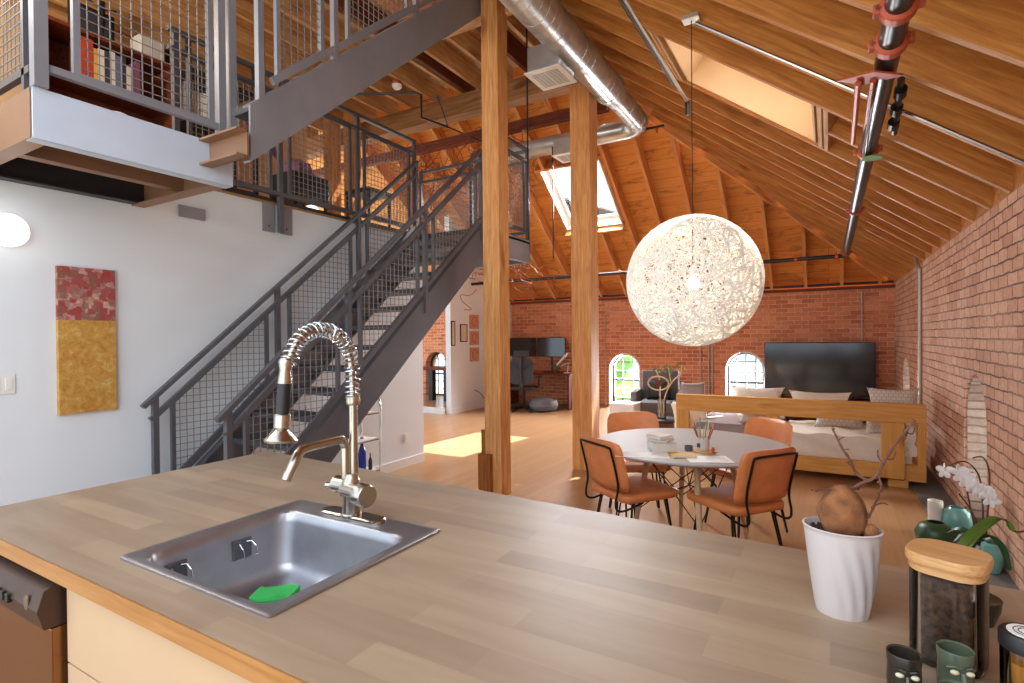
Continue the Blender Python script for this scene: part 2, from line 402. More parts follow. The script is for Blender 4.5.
# bright jambs inside the two right hand openings
for i, w in enumerate(right_wins):
    bm = bmn(); prof = arch(w[0] + .001, w[1] - .001, w[2], w[3] - .001); n = len(prof)
    fm = frame_m((XR, 0, 0), (0, -1, 0), (0, 0, 1))
    inner = arch(w[0] + .006, w[1] - .006, w[2], w[3] - .006)
    loft(bm, [[(p[0], p[1], -.02) for p in prof], [(p[0], p[1], -.40) for p in prof], [(p[0], p[1], -.40) for p in inner], [(p[0], p[1], -.02) for p in inner], [(p[0], p[1], -.02) for p in prof]])
    struct('trim_%d' % (i + 2), bm, 'brick_jamb', fm)
bm = bmn(); add_poly(bm, [(-1.2, 0), (5.14, 0), (5.14, WT), (-1.2, WT)], [], .13)
struct('wall_left', bm, 'white_wall', frame_m((XW, 0, 0), (0, 1, 0), (0, 0, 1)))
bm = bmn(); add_poly(bm, [(8.55, 0), (YF, 0), (YF, 2.27), (YF - (3.0 - 2.27) / T, 3.0), (8.55, 3.0 + .9)], [], .12)
struct('wall_desk', bm, 'white_wall', frame_m((XB, 0, 0), (0, 1, 0), (0, 0, 1)))
bm = bmn(); add_poly(bm, [(-1.2, 0), (5.2, 0), (5.2, 1.86), (-1.2, 1.86)], [], .12)
struct('wall_loft', bm, 'tan_wall', frame_m((XB, 0, WT), (0, 1, 0), (0, 0, 1)))
bm = bmn(); add_box(bm, (-10, 8.45, 0), (XB - .12, 8.5, .12)); struct('baseboard_far', bm, 'white_paint')
for nm, lo, hi in (('baseboard_left', (XW, 2.9, 0), (XW + .015, 5.14, .1)), ('baseboard_desk', (XB, 8.55, 0), (XB + .015, YF, .1))):
    bm = bmn(); add_box(bm, lo, hi); struct(nm, bm, 'white_paint')
# loft floor and dark edge
bm = bmn(); add_box(bm, (XB, -1.2, WT + .002), (XW, 5.9, WT + .022)); struct('floor_loft', bm, 'deck_under')
bm = bmn(); add_box(bm, (XW - .02, 2.0, WT + .022), (XW + .012, 5.9, WT + .05)); struct('trim_4', bm, 'steel_dark')
# plates on top of brick walls
beam('trim_5', (-10, YF - .02, 2.285), (XR, YF - .02, 2.285), .09, .05, 'dark_joist')['kind'] = 'structure'
# windows: frame, muntins, panes
def window(k, fm, u0, u1, v0, v1, depth, cols, rows, mf='steel_dark'):
    t = bpy.data.objects.new('window_%d' % k, None); COL.objects.link(t); t['kind'] = 'structure'
    t.location = fm @ V(((u0 + u1) / 2, v0, -depth)); t.rotation_euler = fm.to_euler()
    w = (u1 - u0) / 2; H = v1 - v0
    def rim(k_): return [(p[0], p[1]) for p in arch(-w + k_, w - k_, k_, H - k_)]
    bm = bmn(); add_poly(bm, rim(.003), [rim(.05)], .06); obj('window_frame', bm, mf, t, local=True)
    bm = bmn(); ys = H - w
    for c in range(1, cols):
        x = -w + 2 * w * c / cols; top = ys + math.sqrt(max(0, (w - .05) ** 2 - x * x))
        add_box(bm, (x - .009, .05, -.045), (x + .009, top, -.02))
    for r in range(1, rows):
        y = H * r / rows; hw = w - .05 if y < ys else math.sqrt(max(0, (w - .05) ** 2 - (y - ys) ** 2)); th = .02 if r == rows // 2 else .008
        add_box(bm, (-hw, y - th, -.047), (hw, y + th, -.018))
    obj('muntin', bm, mf, t, local=True)
    bm = bmn(); add_poly(bm, rim(.045), [], .004); o = obj('glass_pane', bm, 'pane', t, local=True); o.location = (0, 0, -.03)
    return t
fmF = frame_m((0, YF, 0), (1, 0, 0), (0, 0, 1)); fmR = frame_m((XR, 0, 0), (0, -1, 0), (0, 0, 1))
for k, w in enumerate(far_wins): window(k + 1, fmF, *w, .2, 3 if k != 1 else 4, 6)
for k, w in enumerate(right_wins): window(k + 4, fmR, w[0] + .008, w[1] - .008, w[2], w[3] - .008, .33, 3, 6, 'white_paint')
# white plaster reveals round the far windows
for k, w in enumerate(far_wins[:2]):
    bm = bmn(); a = arch(w[0] + .001, w[1] - .001, w[2], w[3] - .001); b = arch(w[0] + .02, w[1] - .02, w[2], w[3] - .02)
    loft(bm, [[(p[0], p[1], .012) for p in a], [(p[0], p[1], -.19) for p in a], [(p[0], p[1], -.19) for p in b], [(p[0], p[1], .012) for p in b], [(p[0], p[1], .012) for p in a]])
    struct('trim_%d' % (k + 6), bm, 'white_paint', fmF)

# ------------------------------------------------------------------ roof
RD = .235                              # rafter depth
yslR = V((-CT, 0, ST)); yslF = V((0, -CT, ST))
nR = V((-ST, 0, -CT)); nF = V((0, -ST, -CT))         # normals into the room
oR = V((XR, 0, ZR)) - nR * RD; oF = V((0, YF, ZF)) - nF * RD
mR = frame_m(oR, (0, -1, 0), yslR); mF = frame_m(oF, (1, 0, 0), yslF)
XRID, YRID = -3.35, 6.64
def sR(x): return (XR - x) / CT        # slope coordinate on the right roof at world x
def sF(y): return (YF - y) / CT
SKR = (4.335, 5.265, -1.15, -.10)      # right skylight: y0,y1,x0,x1
SKF = (-4.32, -3.22, 8.25, 9.42)       # far skylight: x0,x1,y0,y1
bm = bmn(); h = [(-SKR[1], sR(SKR[3])), (-SKR[0], sR(SKR[3])), (-SKR[0], sR(SKR[2])), (-SKR[1], sR(SKR[2]))]
add_poly(bm, [(-YF - .45, -.5), (-.3, -.5), (-.3, sR(XRID)), (-YRID, sR(XRID))], [h], .03)
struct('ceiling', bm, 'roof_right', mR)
bm = bmn(); h = [(SKF[0], sF(SKF[3])), (SKF[1], sF(SKF[3])), (SKF[1], sF(SKF[2])), (SKF[0], sF(SKF[2]))]
add_poly(bm, [(-10, -.3), (XR + .4, -.3), (XRID, sF(YRID)), (-10, sF(YRID))], [h], .03)
struct('ceiling_far', bm, 'roof_far', mF)
def on_R(x, y, off=0): return V((x, y, ZR + T * (XR - x))) - nR * off
def on_F(x, y, off=0): return V((x, y, ZF + T * (YF - y))) - nF * off
h2 = RD / 2
zrid = ZR + T * (XR - XRID)
bm = bmn(); add_poly(bm, [(-10, .3), (XRID + .1, .3), (XRID + .1, YRID + .1), (-10, YRID + .1)], [[(-6.2, 2.4), (-4.6, 2.4), (-4.6, 4.6), (-6.2, 4.6)]], .03)
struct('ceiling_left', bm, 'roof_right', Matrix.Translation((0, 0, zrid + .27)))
GR = 'rafters of the right roof slope'
for k in range(-5, 17):
    y = 2.84 + .49 * k
    if y < .35: continue
    xe = max(XRID, XR - (YF - y) + .05) if y > YRID else XRID
    spans = [(XR - .01, xe)]
    if abs(y - 4.8) < .05: spans = [(XR - .01, SKR[3] + .08), (SKR[2] - .08, xe)]
    for a, b in spans:
        o = beam('rafter', on_R(a, y, h2), on_R(b, y, h2), .045, RD, 'rafter_wood', up=-nR)
        tag(o, 'deep wooden rafter on the sloping roof over the right brick wall', 'rafter', GR)
for i, x in enumerate((SKR[2] - .045, SKR[2] - .085, SKR[3] + .045, SKR[3] + .085)):
    o = beam('header', on_R(x, 4.335, h2), on_R(x, 5.265, h2), .036, RD, 'joist_wood', up=-nR)
    tag(o, 'short doubled header board at the %s end of the roof skylight opening' % ('upper' if i < 2 else 'lower'), 'header', 'skylight headers on the right slope')
for k in range(-12, 11):
    x = -.35 + .545 * (k - 9 + 8)
    if x > XR - .1: continue
    yt = YF - (XR - x) + .05 if x > XRID else YRID
    a, b = YF - .03, yt
    spans = [(a, b)]
    if SKF[0] < x < SKF[1]: spans = [(a, SKF[3] + .05), (SKF[2] - .05, b)]
    for p, q in spans:
        if p - q < .1: continue
        o = beam('rafter', on_F(x, p, .11), on_F(x, q, .11), .05, .22, 'post_wood', up=-nF)
        tag(o, 'honey coloured rafter climbing the far roof slope above the brick end wall', 'rafter', 'rafters of the far roof slope')
for y in (SKF[3] + .03, SKF[2] - .03):
    o = beam('header', on_F(SKF[0] - .02, y, .11), on_F(SKF[1] + .02, y, .11), .04, .2, 'post_wood', up=-nF)
    tag(o, 'header board %s the skylight in the far roof slope' % ('under' if y > 9 else 'over'), 'header', None)
o = beam('hip_rafter', V((XR - .1, YF - .1, ZR + .14)), V((XRID, YRID, ZR + .07 + T * (XR - XRID))), .05, .26, 'post_wood')
tag(o, 'long hip rafter where the far and right roof slopes meet', 'rafter')
# skylight shafts and windows in the roof
def skylight(name, m, u0, u1, v0, v1, label, shaft, up, liner='shaft_white'):
    t = bpy.data.objects.new(name, None); COL.objects.link(t); t['kind'] = 'structure'
    t.location = m @ V(((u0 + u1) / 2, (v0 + v1) / 2, 0)); t.rotation_euler = m.to_euler()
    w, h = (u1 - u0) / 2, (v1 - v0) / 2
    def rr(k, z): return [(-w + k, -h + k, z), (w - k, -h + k, z), (w - k, h - k, z), (-w + k, h - k, z)]
    bm = bmn(); loft(bm, [rr(.0, shaft), rr(.0, -up), rr(.018, -up), rr(.018, shaft), rr(0, shaft)]); obj('shaft_liner', bm, liner, t, local=True)
    bm = bmn(); loft(bm, [rr(.018, -up), rr(.018, -up - .06), rr(.085, -up - .06), rr(.085, -up), rr(.018, -up)]); obj('window_frame', bm, 'white_paint', t, local=True)
    bm = bmn(); add_box(bm, (-w + .085, -h + .085, -up - .035), (w - .085, h - .085, -up - .03)); obj('glass_pane', bm, 'pane', t, local=True)
skylight('window_6', mR, -SKR[1], -SKR[0], sR(SKR[3]), sR(SKR[2]), '', RD - .02, .14)
skylight('window_7', mF, SKF[0], SKF[1], sF(SKF[3]), sF(SKF[2]), '', .10, .08, 'white_paint')

# ------------------------------------------------------------------ upper deck, beam and posts
ZJ = 4.57
bm = bmn(); add_poly(bm, [(-8.6, .6), (-2.42, .6), (-2.42, 5.8), (-8.6, 5.8)], [[(-3.85, 1.4), (-2.62, 1.4), (-2.62, 4.42), (-3.85, 4.42)]], .02)
struct('ceiling_deck', bm, 'deck_under', Matrix.Translation((0, 0, ZJ + .26)))
def joist(x, y0, y1, mat, grp='joists under the upper deck'):
    o = beam('joist', (x, y0, ZJ + .12), (x, y1, ZJ + .12), .045, .238, mat)
    tag(o, 'wooden floor joist under the upper deck, left of the posts' if mat == 'joist_wood' else 'reddish brown floor joist under the upper deck beside the stair opening', 'joist', grp if mat == 'joist_wood' else 'reddish joists by the stair opening')
x = -8.5
while x < -3.95:
    joist(x, .6, 5.78, 'joist_wood'); x += .41
for x, mt in ((-3.72, 'joist_wood'), (-3.36, 'joist_wood'), (-3.0, 'dark_joist'), (-2.7, 'joist_wood')): joist(x, 4.5, 5.78, mt)
for x, mt in ((-3.91, 'dark_joist'), (-2.47, 'joist_wood')): joist(x, .6, 5.78, mt)
o = beam('header', (-3.88, 4.46, ZJ + .12), (-2.5, 4.46, ZJ + .12), .06, .238, 'joist_wood'); tag(o, 'pale header joist closing the stair opening above the upper flight', 'header')
o = beam('timber_beam', (-8.5, 5.69, 4.445), (-2.30, 5.69, 4.445), .19, .25, 'beam_wood', bevel=.006)
tag(o, 'heavy brown timber beam carrying the joists, from the loft to the far post', 'beam')
o = beam('purlin', (-8.5, 7.1, 4.66), (-2.6, 7.1, 4.66), .12, .14, 'dark_joist'); tag(o, 'dark red brown purlin under the far roof slope behind the heavy beam', 'beam')
t = thing('timber_post', 'near square timber post with short blocks at its foot, beside the stair top', 'post', (-2.73, 4.38, 0))
bm = bmn(); add_box(bm, (0, -.09, -.09), (5.25, .09, .09)); obj('shaft', bm, 'post_wood', t, bar_matrix((-2.73, 4.38, 0), (-2.73, 4.38, 5.2), (0, 1, 0)), bevel=.004)
beam('foot_block', (-2.845, 4.36, 0), (-2.845, 4.36, .62), .05, .11, 'post_dark', t, up=(0, 1, 0))
beam('foot_block', (-2.80, 4.262, 0), (-2.80, 4.262, .40), .13, .05, 'post_dark', t, up=(0, 1, 0))
o = beam('timber_post', (-2.38, 5.71, 0), (-2.38, 5.71, 4.32), .235, .235, 'post_wood', up=(0, 1, 0), bevel=.006)
tag(o, 'thick timber post further back, standing left of the woven globe lamp', 'post')
# dry vines tangled on the purlin and rafters
bm = bmn()
for i in range(70):
    x0 = random.uniform(-6.4, -3.9); y0 = random.uniform(6.9, 7.3); z0 = random.uniform(4.3, 4.75); P = []
    for k in range(7):
        P.append((x0, y0, z0)); x0 += random.uniform(-.25, .25); y0 += random.uniform(-.05, .18); z0 = min(z0 + random.uniform(-.28, .1), ZF + T * (YF - y0) - .05)
    add_tube(bm, catmull(P, 3), .006, 4)
for i in range(26):
    x0 = random.uniform(-5.3, -3.4); y0 = random.uniform(6.0, 7.4); z0 = random.uniform(2.25, 2.6); P = []
    for k in range(6): P.append((x0, y0, z0)); x0 += random.uniform(-.2, .2); y0 += random.uniform(-.1, .1); z0 += random.uniform(-.14, .14)
    add_tube(bm, catmull(P, 3), .006, 4)
tag(obj('dry_vines', bm, 'vine'), 'tangle of dry reddish vines hanging under the far roof behind the stair', 'vines', kind='stuff')

# ------------------------------------------------------------------ steel stair and railings
SL = .853
def nz(y): return WT - SL * (4.9 - y)
def wire_panel(bm, a, b, c, d, step=.05, r=.0022):
    """wire grid between verticals a-b (left bottom/top) and d-c (right bottom/top); a,b,c,d world points, a/d low, b/c high, all in one X plane, Y along"""
    a, b, c, d = map(V, (a, b, c, d)); n = int((d.y - a.y) / step)
    def lo(y): t_ = (y - a.y) / (d.y - a.y); return a.lerp(d, t_).z
    def hi(y): t_ = (y - a.y) / (d.y - a.y); return b.lerp(c, t_).z
    x = a.x
    for i in range(1, n + 1):
        y = a.y + i * step
        if y > d.y - .01: break
        add_box(bm, (x - r, y - r, lo(y)), (x + r, y + r, hi(y)))
    zmin, zmax = min(a.z, d.z), max(b.z, c.z); k = 1
    while zmin + k * step < zmax:
        z = zmin + k * step; k += 1
        ys = [a.y + (d.y - a.y) * j / 60 for j in range(61)]; ins = [y for y in ys if lo(y) <= z <= hi(y)]
        if len(ins) > 1: add_box(bm, (x - r, ins[0], z - r), (x + r, ins[-1], z + r))
def wire_panel_x(bm, y, x0, x1, z0, z1, step=.05, r=.0022):
    n = int((x1 - x0) / step)
    for i in range(1, n + 1): add_box(bm, (x0 + i * step - r, y - r, z0), (x0 + i * step + r, y + r, z1))
    for k in range(1, int((z1 - z0) / step) + 1): add_box(bm, (x0, y - r, z0 + k * step - r), (x1, y + r, z0 + k * step + r))
def slope_rail(t, x, y0, y1, zf, posts, mat='steel', hr=.85, hand=True, wires=True, post_lo=-.12):
    w = .038
    if hand:
        bm = bmn(); add_bar(bm, (x, y0 - .05, zf(y0 - .05) + hr), (x, y1, zf(y1) + hr), .05, .032); obj('handrail', bm, mat, t, bevel=.005)
    bm = bmn(); add_bar(bm, (x, y0, zf(y0) + hr - .14), (x, y1, zf(y1) + hr - .14), .03, .036); obj('middle_rail', bm, mat, t)
    bm = bmn(); add_bar(bm, (x, y0 + .08, zf(y0 + .08) + .12), (x, y1, zf(y1) + .12), .03, .042); obj('bottom_rail', bm, mat, t)
    for y in posts:
        bm = bmn(); add_box(bm, (x - w / 2, y - w / 2, zf(y) + post_lo), (x + w / 2, y + w / 2, zf(y) + hr)); obj('post', bm, mat, t)
    for y, y2 in zip(posts, posts[1:]):
        ya, yb = y + .12, y2 - .11
        bm = bmn(); 
        for yy in (ya, yb): add_box(bm, (x - .014, yy - .014, zf(yy) + .12), (x + .014, yy + .014, zf(yy) + hr - .14))
        for dz in (.15, hr - .165): add_bar(bm, (x, ya, zf(ya) + dz), (x, yb, zf(yb) + dz), .024, .012)
        f = obj('panel_frame', bm, mat, t)
        if wires:
            bm = bmn(); wire_panel(bm, (x, ya, zf(ya) + .13), (x, ya, zf(ya) + hr - .15), (x, yb, zf(yb) + hr - .15), (x, yb, zf(yb) + .13))
            obj('wire_mesh', bm, 'wire', f)
t = thing('steel_staircase', 'grey steel staircase rising along the white wall to the loft landing', 'staircase', (-3.68, 1.8, 0))
def stringer(t, x, ya, yb, zf, lo, hi, mat, flange=1, plumb0=True):
    bm = bmn()
    pts = [(ya, max(0, zf(ya) + lo)), (yb, zf(yb) + lo), (yb, zf(yb) + hi), (ya, zf(ya) + hi)]
    if zf(ya) + lo < 0: pts.insert(1, (ya - (zf(ya) + lo) / SL, 0))
    for xa in (x - .008, x + .008): pass
    a = [bm.verts.new((x - .007, p[0], p[1])) for p in pts]; b = [bm.verts.new((x + .007, p[0], p[1])) for p in pts]
    bm.faces.new(a); bm.faces.new(b[::-1])
    for i in range(len(pts)): j = (i + 1) % len(pts); bm.faces.new((a[i], a[j], b[j], b[i]))
    for off in (lo + .006, hi - .006):
        y_ = ya if off > lo + .1 or zf(ya) + lo > 0 else ya - (zf(ya) + lo) / SL
        add_bar(bm, (x + flange * .03, y_, zf(y_) + off), (x + flange * .03, yb, zf(yb) + off), .06, .012)
    return obj('stringer', bm, mat, t)
stringer(t, -3.2, 1.78, 4.98, nz, -.31, .035, 'steel', -1)
stringer(t, -4.17, 1.78, 4.98, nz, -.31, .035, 'steel', 1)
for i in range(1, 15):
    z = .18 * i; y = 4.9 - (WT - z) / SL
    bm = bmn(); add_box(bm, (-4.16, y - .01, z - .04), (-3.21, y + .245, z)); obj('tread', bm, 'tread_dark', t, bevel=.004)
tn = thing('stair_railing', 'steel railing with wire mesh on the open near side of the lower stair', 'railing', (-3.2, 1.97, 0))
slope_rail(tn, -3.2, 1.97, 4.84, nz, [1.99, 2.97, 3.90, 4.84])
tf = thing('stair_railing', 'steel railing with wire mesh on the wall side of the lower stair', 'railing', (-4.13, 2.0, 0))
slope_rail(tf, -4.13, 2.0, 4.9, nz, [2.03, 3.03, 3.98, 4.88])
# landing at the stair head
t = thing('stair_landing', 'grey steel landing at the head of the lower stair behind the near post', 'landing', (-3.7, 5.4, 2.4))
bm = bmn(); add_box(bm, (-4.25, 4.92, WT - .05), (-3.2, 5.92, WT)); obj('deck_plate', bm, 'steel_dark', t)
for p0, p1 in (((-3.21, 4.98, 2.55), (-3.21, 5.93, 2.55)), ((-3.2, 5.93, 2.55), (-4.25, 5.93, 2.55)), ((-4.22, 4.98, 2.55), (-4.22, 5.93, 2.55))):
    bm = bmn(); add_bar(bm, p0, p1, .02, .26); add_bar(bm, V(p0) - V((0, 0, .13)), V(p1) - V((0, 0, .13)), .06, .012); add_bar(bm, V(p0) + V((0, 0, .13)), V(p1) + V((0, 0, .13)), .06, .012); obj('channel', bm, 'steel_light', t)
t = thing('landing_railing', 'flat steel railing around the stair head landing behind the near post', 'railing', (-3.2, 5.0, WT))
def flat_rail(t, x, y0, y1, z0, z1, posts, mat='steel', gaps=True, step=.05, pw=.038, mid=True):
    for z, hh in ((z1, .032),) + (((z1 - .14, .03),) if mid else ()) + ((z0 + .09, .034),):
        bm = bmn(); add_bar(bm, (x, y0, z), (x, y1, z), .04, hh); obj('rail', bm, mat, t)
    for y in posts:
        bm = bmn(); add_box(bm, (x - pw / 2, y - pw / 2, z0), (x + pw / 2, y + pw / 2, z1)); obj('post', bm, mat, t)
    for y, y2 in zip(posts, posts[1:]):
        ya, yb = y + .1, y2 - .1; zt = z1 - .14 if mid else z1
        bm = bmn()
        for yy in (ya, yb): add_box(bm, (x - .014, yy - .014, z0 + .09), (x + .014, yy + .014, zt))
        for zz in (z0 + .112, zt - .02): add_bar(bm, (x, ya, zz), (x, yb, zz), .024, .012)
        f = obj('panel_frame', bm, mat, t)
        bm = bmn(); wire_panel(bm, (x, ya, z0 + .1), (x, ya, zt), (x, yb, zt), (x, yb, z0 + .1), step); obj('wire_mesh', bm, 'wire', f)
flat_rail(t, -3.2, 4.98, 5.9, WT, 3.8, [5.0, 5.88])
for z in (3.8, 3.66, 2.79):
    bm = bmn(); add_bar(bm, (-3.2, 5.9, z), (-4.9, 5.9, z), .04, .032); obj('rail', bm, 'steel', t)
for x in (-4.05, -4.9):
    bm = bmn(); add_box(bm, (x - .019, 5.88, WT), (x + .019, 5.92, 3.8)); obj('post', bm, 'steel', t)
bm = bmn(); wire_panel_x(bm, 5.9, -4.85, -3.25, 2.8, 3.65); obj('wire_mesh', bm, 'wire', t)
# loft railing along the top of the white wall
t = thing('loft_railing', 'steel and wire mesh railing on the loft edge above the white wall', 'railing', (-4.22, 3, WT))
flat_rail(t, -4.22, 2.2, 4.98, WT, 3.82, [2.25, 3.14, 4.06, 4.96])
for y in (3.05, 3.23):
    bm = bmn(); add_box(bm, (XW + .002, y - .06, 2.45), (XW + .012, y + .06, 2.70))
    p = obj('bolt_plate', bm, 'steel_light', t)
    bm = bmn()
    for dz in (2.49, 2.65): add_lathe(bm, [(.008, 0), (.008, .006)], 8, (0, 0, 0)); 
    for v in bm.verts: v.co = V((XW + .012 + v.co.z, y + v.co.x, 2.5 + v.co.y))
    obj('bolt', bm, 'steel_dark', p)
bm = bmn(); add_box(bm, (-4.24, 3.12, 2.45), (-4.2, 3.16, 2.75)); obj('post_foot', bm, 'steel', t)
# near landing
t = thing('steel_landing', 'upper left steel platform of pale channels with wood-reflected light coloured into its underside', 'landing', (-3.7, 1.5, 2.45))
def channel(t, p0, p1, z0, z1, side, mat, fl=.075, name='channel'):
    p0, p1 = V(p0), V(p1); bm = bmn(); zc = (z0 + z1) / 2; s_ = V(side)
    add_bar(bm, (p0.x, p0.y, zc), (p1.x, p1.y, zc), .012, z1 - z0)
    for z in (z0 + .006, z1 - .006): add_bar(bm, V((p0.x, p0.y, z)) + s_ * fl / 2, V((p1.x, p1.y, z)) + s_ * fl / 2, fl, .012)
    return obj(name, bm, mat, t)
channel(t, (-3.2, 1.06), (-3.2, 2.04), 2.45, 2.69, (-1, 0, 0), 'steel_pale')
channel(t, (-3.21, 1.06), (-4.25, 1.06), 2.453, 2.687, (0, 1, 0), 'steel_wood_bounce')
channel(t, (-3.21, 2.03), (-4.25, 2.03), 2.453, 2.687, (0, -1, 0), 'steel_wood_bounce')
channel(t, (-3.72, 1.06), (-3.72, 2.03), 2.50, 2.66, (-1, 0, 0), 'steel_wood_bounce')
channel(t, (-4.23, .2), (-4.23, 2.03), 2.46, 2.69, (1, 0, 0), 'steel_dark')
channel(t, (-3.2, 1.9), (-2.83, 1.9), 2.53, 2.685, (0, -1, 0), 'steel_wood_bounce', .07, 'bracket')
bm = bmn(); add_box(bm, (-4.24, 1.06, 2.665), (-3.21, 2.03, 2.688)); obj('deck_pan', bm, 'dark_joist', t)
bm = bmn(); add_box(bm, (-4.262, 2.28, 2.44), (-4.25, 2.48, 2.53)); obj('wall_plate', bm, 'steel_light', t)
t = thing('landing_railing', 'wire mesh railing along the front of the upper left platform', 'railing', (-3.2, 1.5, 2.69))
x = -3.19
for y, w in ((1.085, .055), (1.965, .045), (2.035, .045)):
    bm = bmn(); add_box(bm, (x - w / 2, y - w / 2, 2.69), (x + w / 2, y + w / 2, 3.85)); obj('post', bm, 'steel_light', t)
for zz in (2.79, 3.82): bm = bmn(); add_bar(bm, (x, 1.09, zz), (x, 1.95, zz), .035, .035); obj('rail', bm, 'steel_light', t)
bm = bmn()
for y in (1.23, 1.90): add_box(bm, (x - .015, y - .015, 2.79), (x + .015, y + .015, 3.8))
for zz in (2.812, 3.79): add_bar(bm, (x, 1.23, zz), (x, 1.90, zz), .024, .014)
f = obj('panel_frame', bm, 'steel_light', t)
bm = bmn(); wire_panel(bm, (x, 1.23, 2.8), (x, 1.23, 3.7), (x, 1.90, 3.7), (x, 1.90, 2.8)); obj('wire_mesh', bm, 'wire', f)
t = thing('landing_railing', 'wire mesh railing on the left end of the upper left platform', 'railing', (-3.7, 1.06, 2.69))
for zz in (2.79, 3.82): bm = bmn(); add_bar(bm, (-3.25, 1.08, zz), (-4.2, 1.08, zz), .03, .035); obj('rail', bm, 'steel', t)
bm = bmn()
for xx in (-3.32, -4.2): add_box(bm, (xx - .015, 1.065, 2.69), (xx + .015, 1.095, 3.8))
add_bar(bm, (-3.32, 1.08, 2.81), (-4.2, 1.08, 2.81), .02, .012)
f = obj('panel_frame', bm, 'steel', t)
bm = bmn(); wire_panel_x(bm, 1.08, -4.2, -3.32, 2.8, 3.75); obj('wire_mesh', bm, 'wire', f)
# upper flight
def nu(y): return 2.80 + SL * (y - 1.92)
t = thing('steel_staircase', 'upper flight of grey steel stair climbing from the platform to the ceiling opening', 'staircase', (-2.9, 1.92, 2.53))
stringer(t, -2.85, 1.925, 4.42, nu, -.29, .04, 'steel_light', -1)
for i in range(12):
    z = 2.86 + .18 * i; y = 1.96 + .211 * i
    if y > 4.3: break
    bm = bmn(); add_box(bm, (-3.06, y, z - .03), (-2.862, y + .24, z + .012)); add_box(bm, (-3.06, y + .22, z), (-2.862, y + .235, z + .17)); obj('tread', bm, 'steel_dark', t)
t = thing('stair_railing', 'wire mesh railing standing on the upper stair flight', 'railing', (-2.86, 2, 2.9))
slope_rail(t, -2.86, 2.0, 4.2, lambda y: nu(y) - .02, [2.0, 2.56, 3.4, 4.2], 'steel_light', hr=.95, post_lo=.03)

# ------------------------------------------------------------------ kitchen counter, cabinets, sink
CZ = .915
def cw(u): return 1.795 + (1.606 - 1.795) * (u + 2.538) / (.94 + 2.538)
t = thing('worktop', 'pale butcher block worktop with a darker front edge, around the sink', 'worktop', (-.8, 1.2, CZ))
SX0, SX1, SY0, SY1 = -1.648, -1.012, .712, 1.296
bm = bmn(); add_poly(bm, [(-2.545, .615), (.94, .615), (.94, 1.606), (-2.538, 1.795)], [rrect(-1.33, .98, .56, .50, .04)[::-1]], .045)
obj('top_slab', bm, 'butcher_block', t, Matrix.Translation((0, 0, CZ)))
beam('front_edge', (-2.545, .612, CZ - .0235), (.94, .612, CZ - .0235), .004, .044, 'block_edge', t)
beam('side_edge', (-2.547, .615, CZ - .0235), (-2.541, 1.795, CZ - .0235), .004, .044, 'block_edge', t)
# cabinets
t = thing('base_cabinet', 'pale base cabinet with wide flat drawers under the worktop', 'cabinet', (-.4, 1.1, 0))
bm = bmn(); add_box(bm, (-1.77, .665, .08), (-1.72, 1.56, .868)); add_box(bm, (.88, .665, .08), (.93, 1.55, .868)); add_box(bm, (-1.77, 1.53, .08), (.93, 1.56, .868)); add_box(bm, (-1.77, .72, 0), (.93, 1.56, .10)); obj('body', bm, 'drawer_front', t)
for a, b in ((-1.768, -.62), (-.615, .93)):
    for z0, z1 in ((.64, .862), (.37, .635), (.10, .365)):
        bm = bmn(); add_box(bm, (a, .642, z0), (b, .664, z1)); obj('drawer', bm, 'drawer_front', t, bevel=.0015)
bm = bmn(); add_box(bm, (-2.52, 1.53, 0), (-1.78, 1.62, .868)); add_box(bm, (-2.53, .66, 0), (-2.50, 1.62, .868)); tag(obj('end_panel', bm, 'drawer_front'), 'pale panel closing the left end of the kitchen island', 'panel')
t = thing('dishwasher', 'brown steel dishwasher with a bulging dark control panel at the left of the cabinets', 'dishwasher', (-2.1, .9, 0))
bm = bmn(); add_box(bm, (-2.48, .66, .1), (-1.79, 1.5, .86)); obj('tub', bm, 'steel_dark', t)
bm = bmn(); prof = [(.66, .862), (.60, .84), (.585, .79), (.60, .735), (.66, .735)]
loft(bm, [[(-2.48, p[0], p[1]) for p in prof], [(-1.79, p[0], p[1]) for p in prof]], True, True); pnl = obj('control_panel', bm, 'dw_panel', t, bevel=.004)
bm = bmn(); add_box(bm, (-2.48, .615, .12), (-1.79, .66, .733)); obj('door', bm, 'dw_door', t, bevel=.004)
bm = bmn(); add_lathe(bm, [(.014, 0), (.014, .003)], 20, sx=1, sy=1.4)
for v in bm.verts: v.co = V((-1.86 + v.co.x, .589 - v.co.z - .001, .80 + v.co.y))
obj('badge', bm, 'chrome', pnl)
for i in range(3):
    bm = bmn(); add_box(bm, (-1.985 - .035 * i, .578, .775), (-1.965 - .035 * i, .592, .80)); obj('button', bm, 'black', pnl, bevel=.003)

# sink
t = thing('sink', 'square stainless steel sink set in the butcher block worktop', 'sink', (-1.33, 1.0, CZ))
cx, cy = -1.33, 1.004
def rg(w, h, r, z, oy=0, ox=0): return [(x, y, z) for x, y in rrect(cx + ox, cy + oy, w, h, r, 6)]
bm = bmn()
loft(bm, [rg(.636, .584, .012, CZ + .001), rg(.636, .584, .012, CZ + .006), rg(.622, .570, .01, CZ + .009), rg(.606, .552, .012, CZ + .006), rg(.556, .470, .05, CZ + .005, -.032),
          rg(.540, .454, .06, CZ - .002, -.032), rg(.530, .444, .06, CZ - .03, -.032), rg(.516, .430, .06, CZ - .16, -.032), rg(.49, .405, .06, CZ - .185, -.032), rg(.42, .34, .06, CZ - .195, -.032), rg(.10, .10, .049, CZ - .2, -.032)], False, True)
obj('basin', bm, 'sink_steel', t, smooth=True, angle=50)
bm = bmn(); add_lathe(bm, [(.044, 0), (.044, .004), (.03, .003), (.0, .001)], 24, (cx, cy - .032, CZ - .199)); obj('drain', bm, 'steel_dark', t)
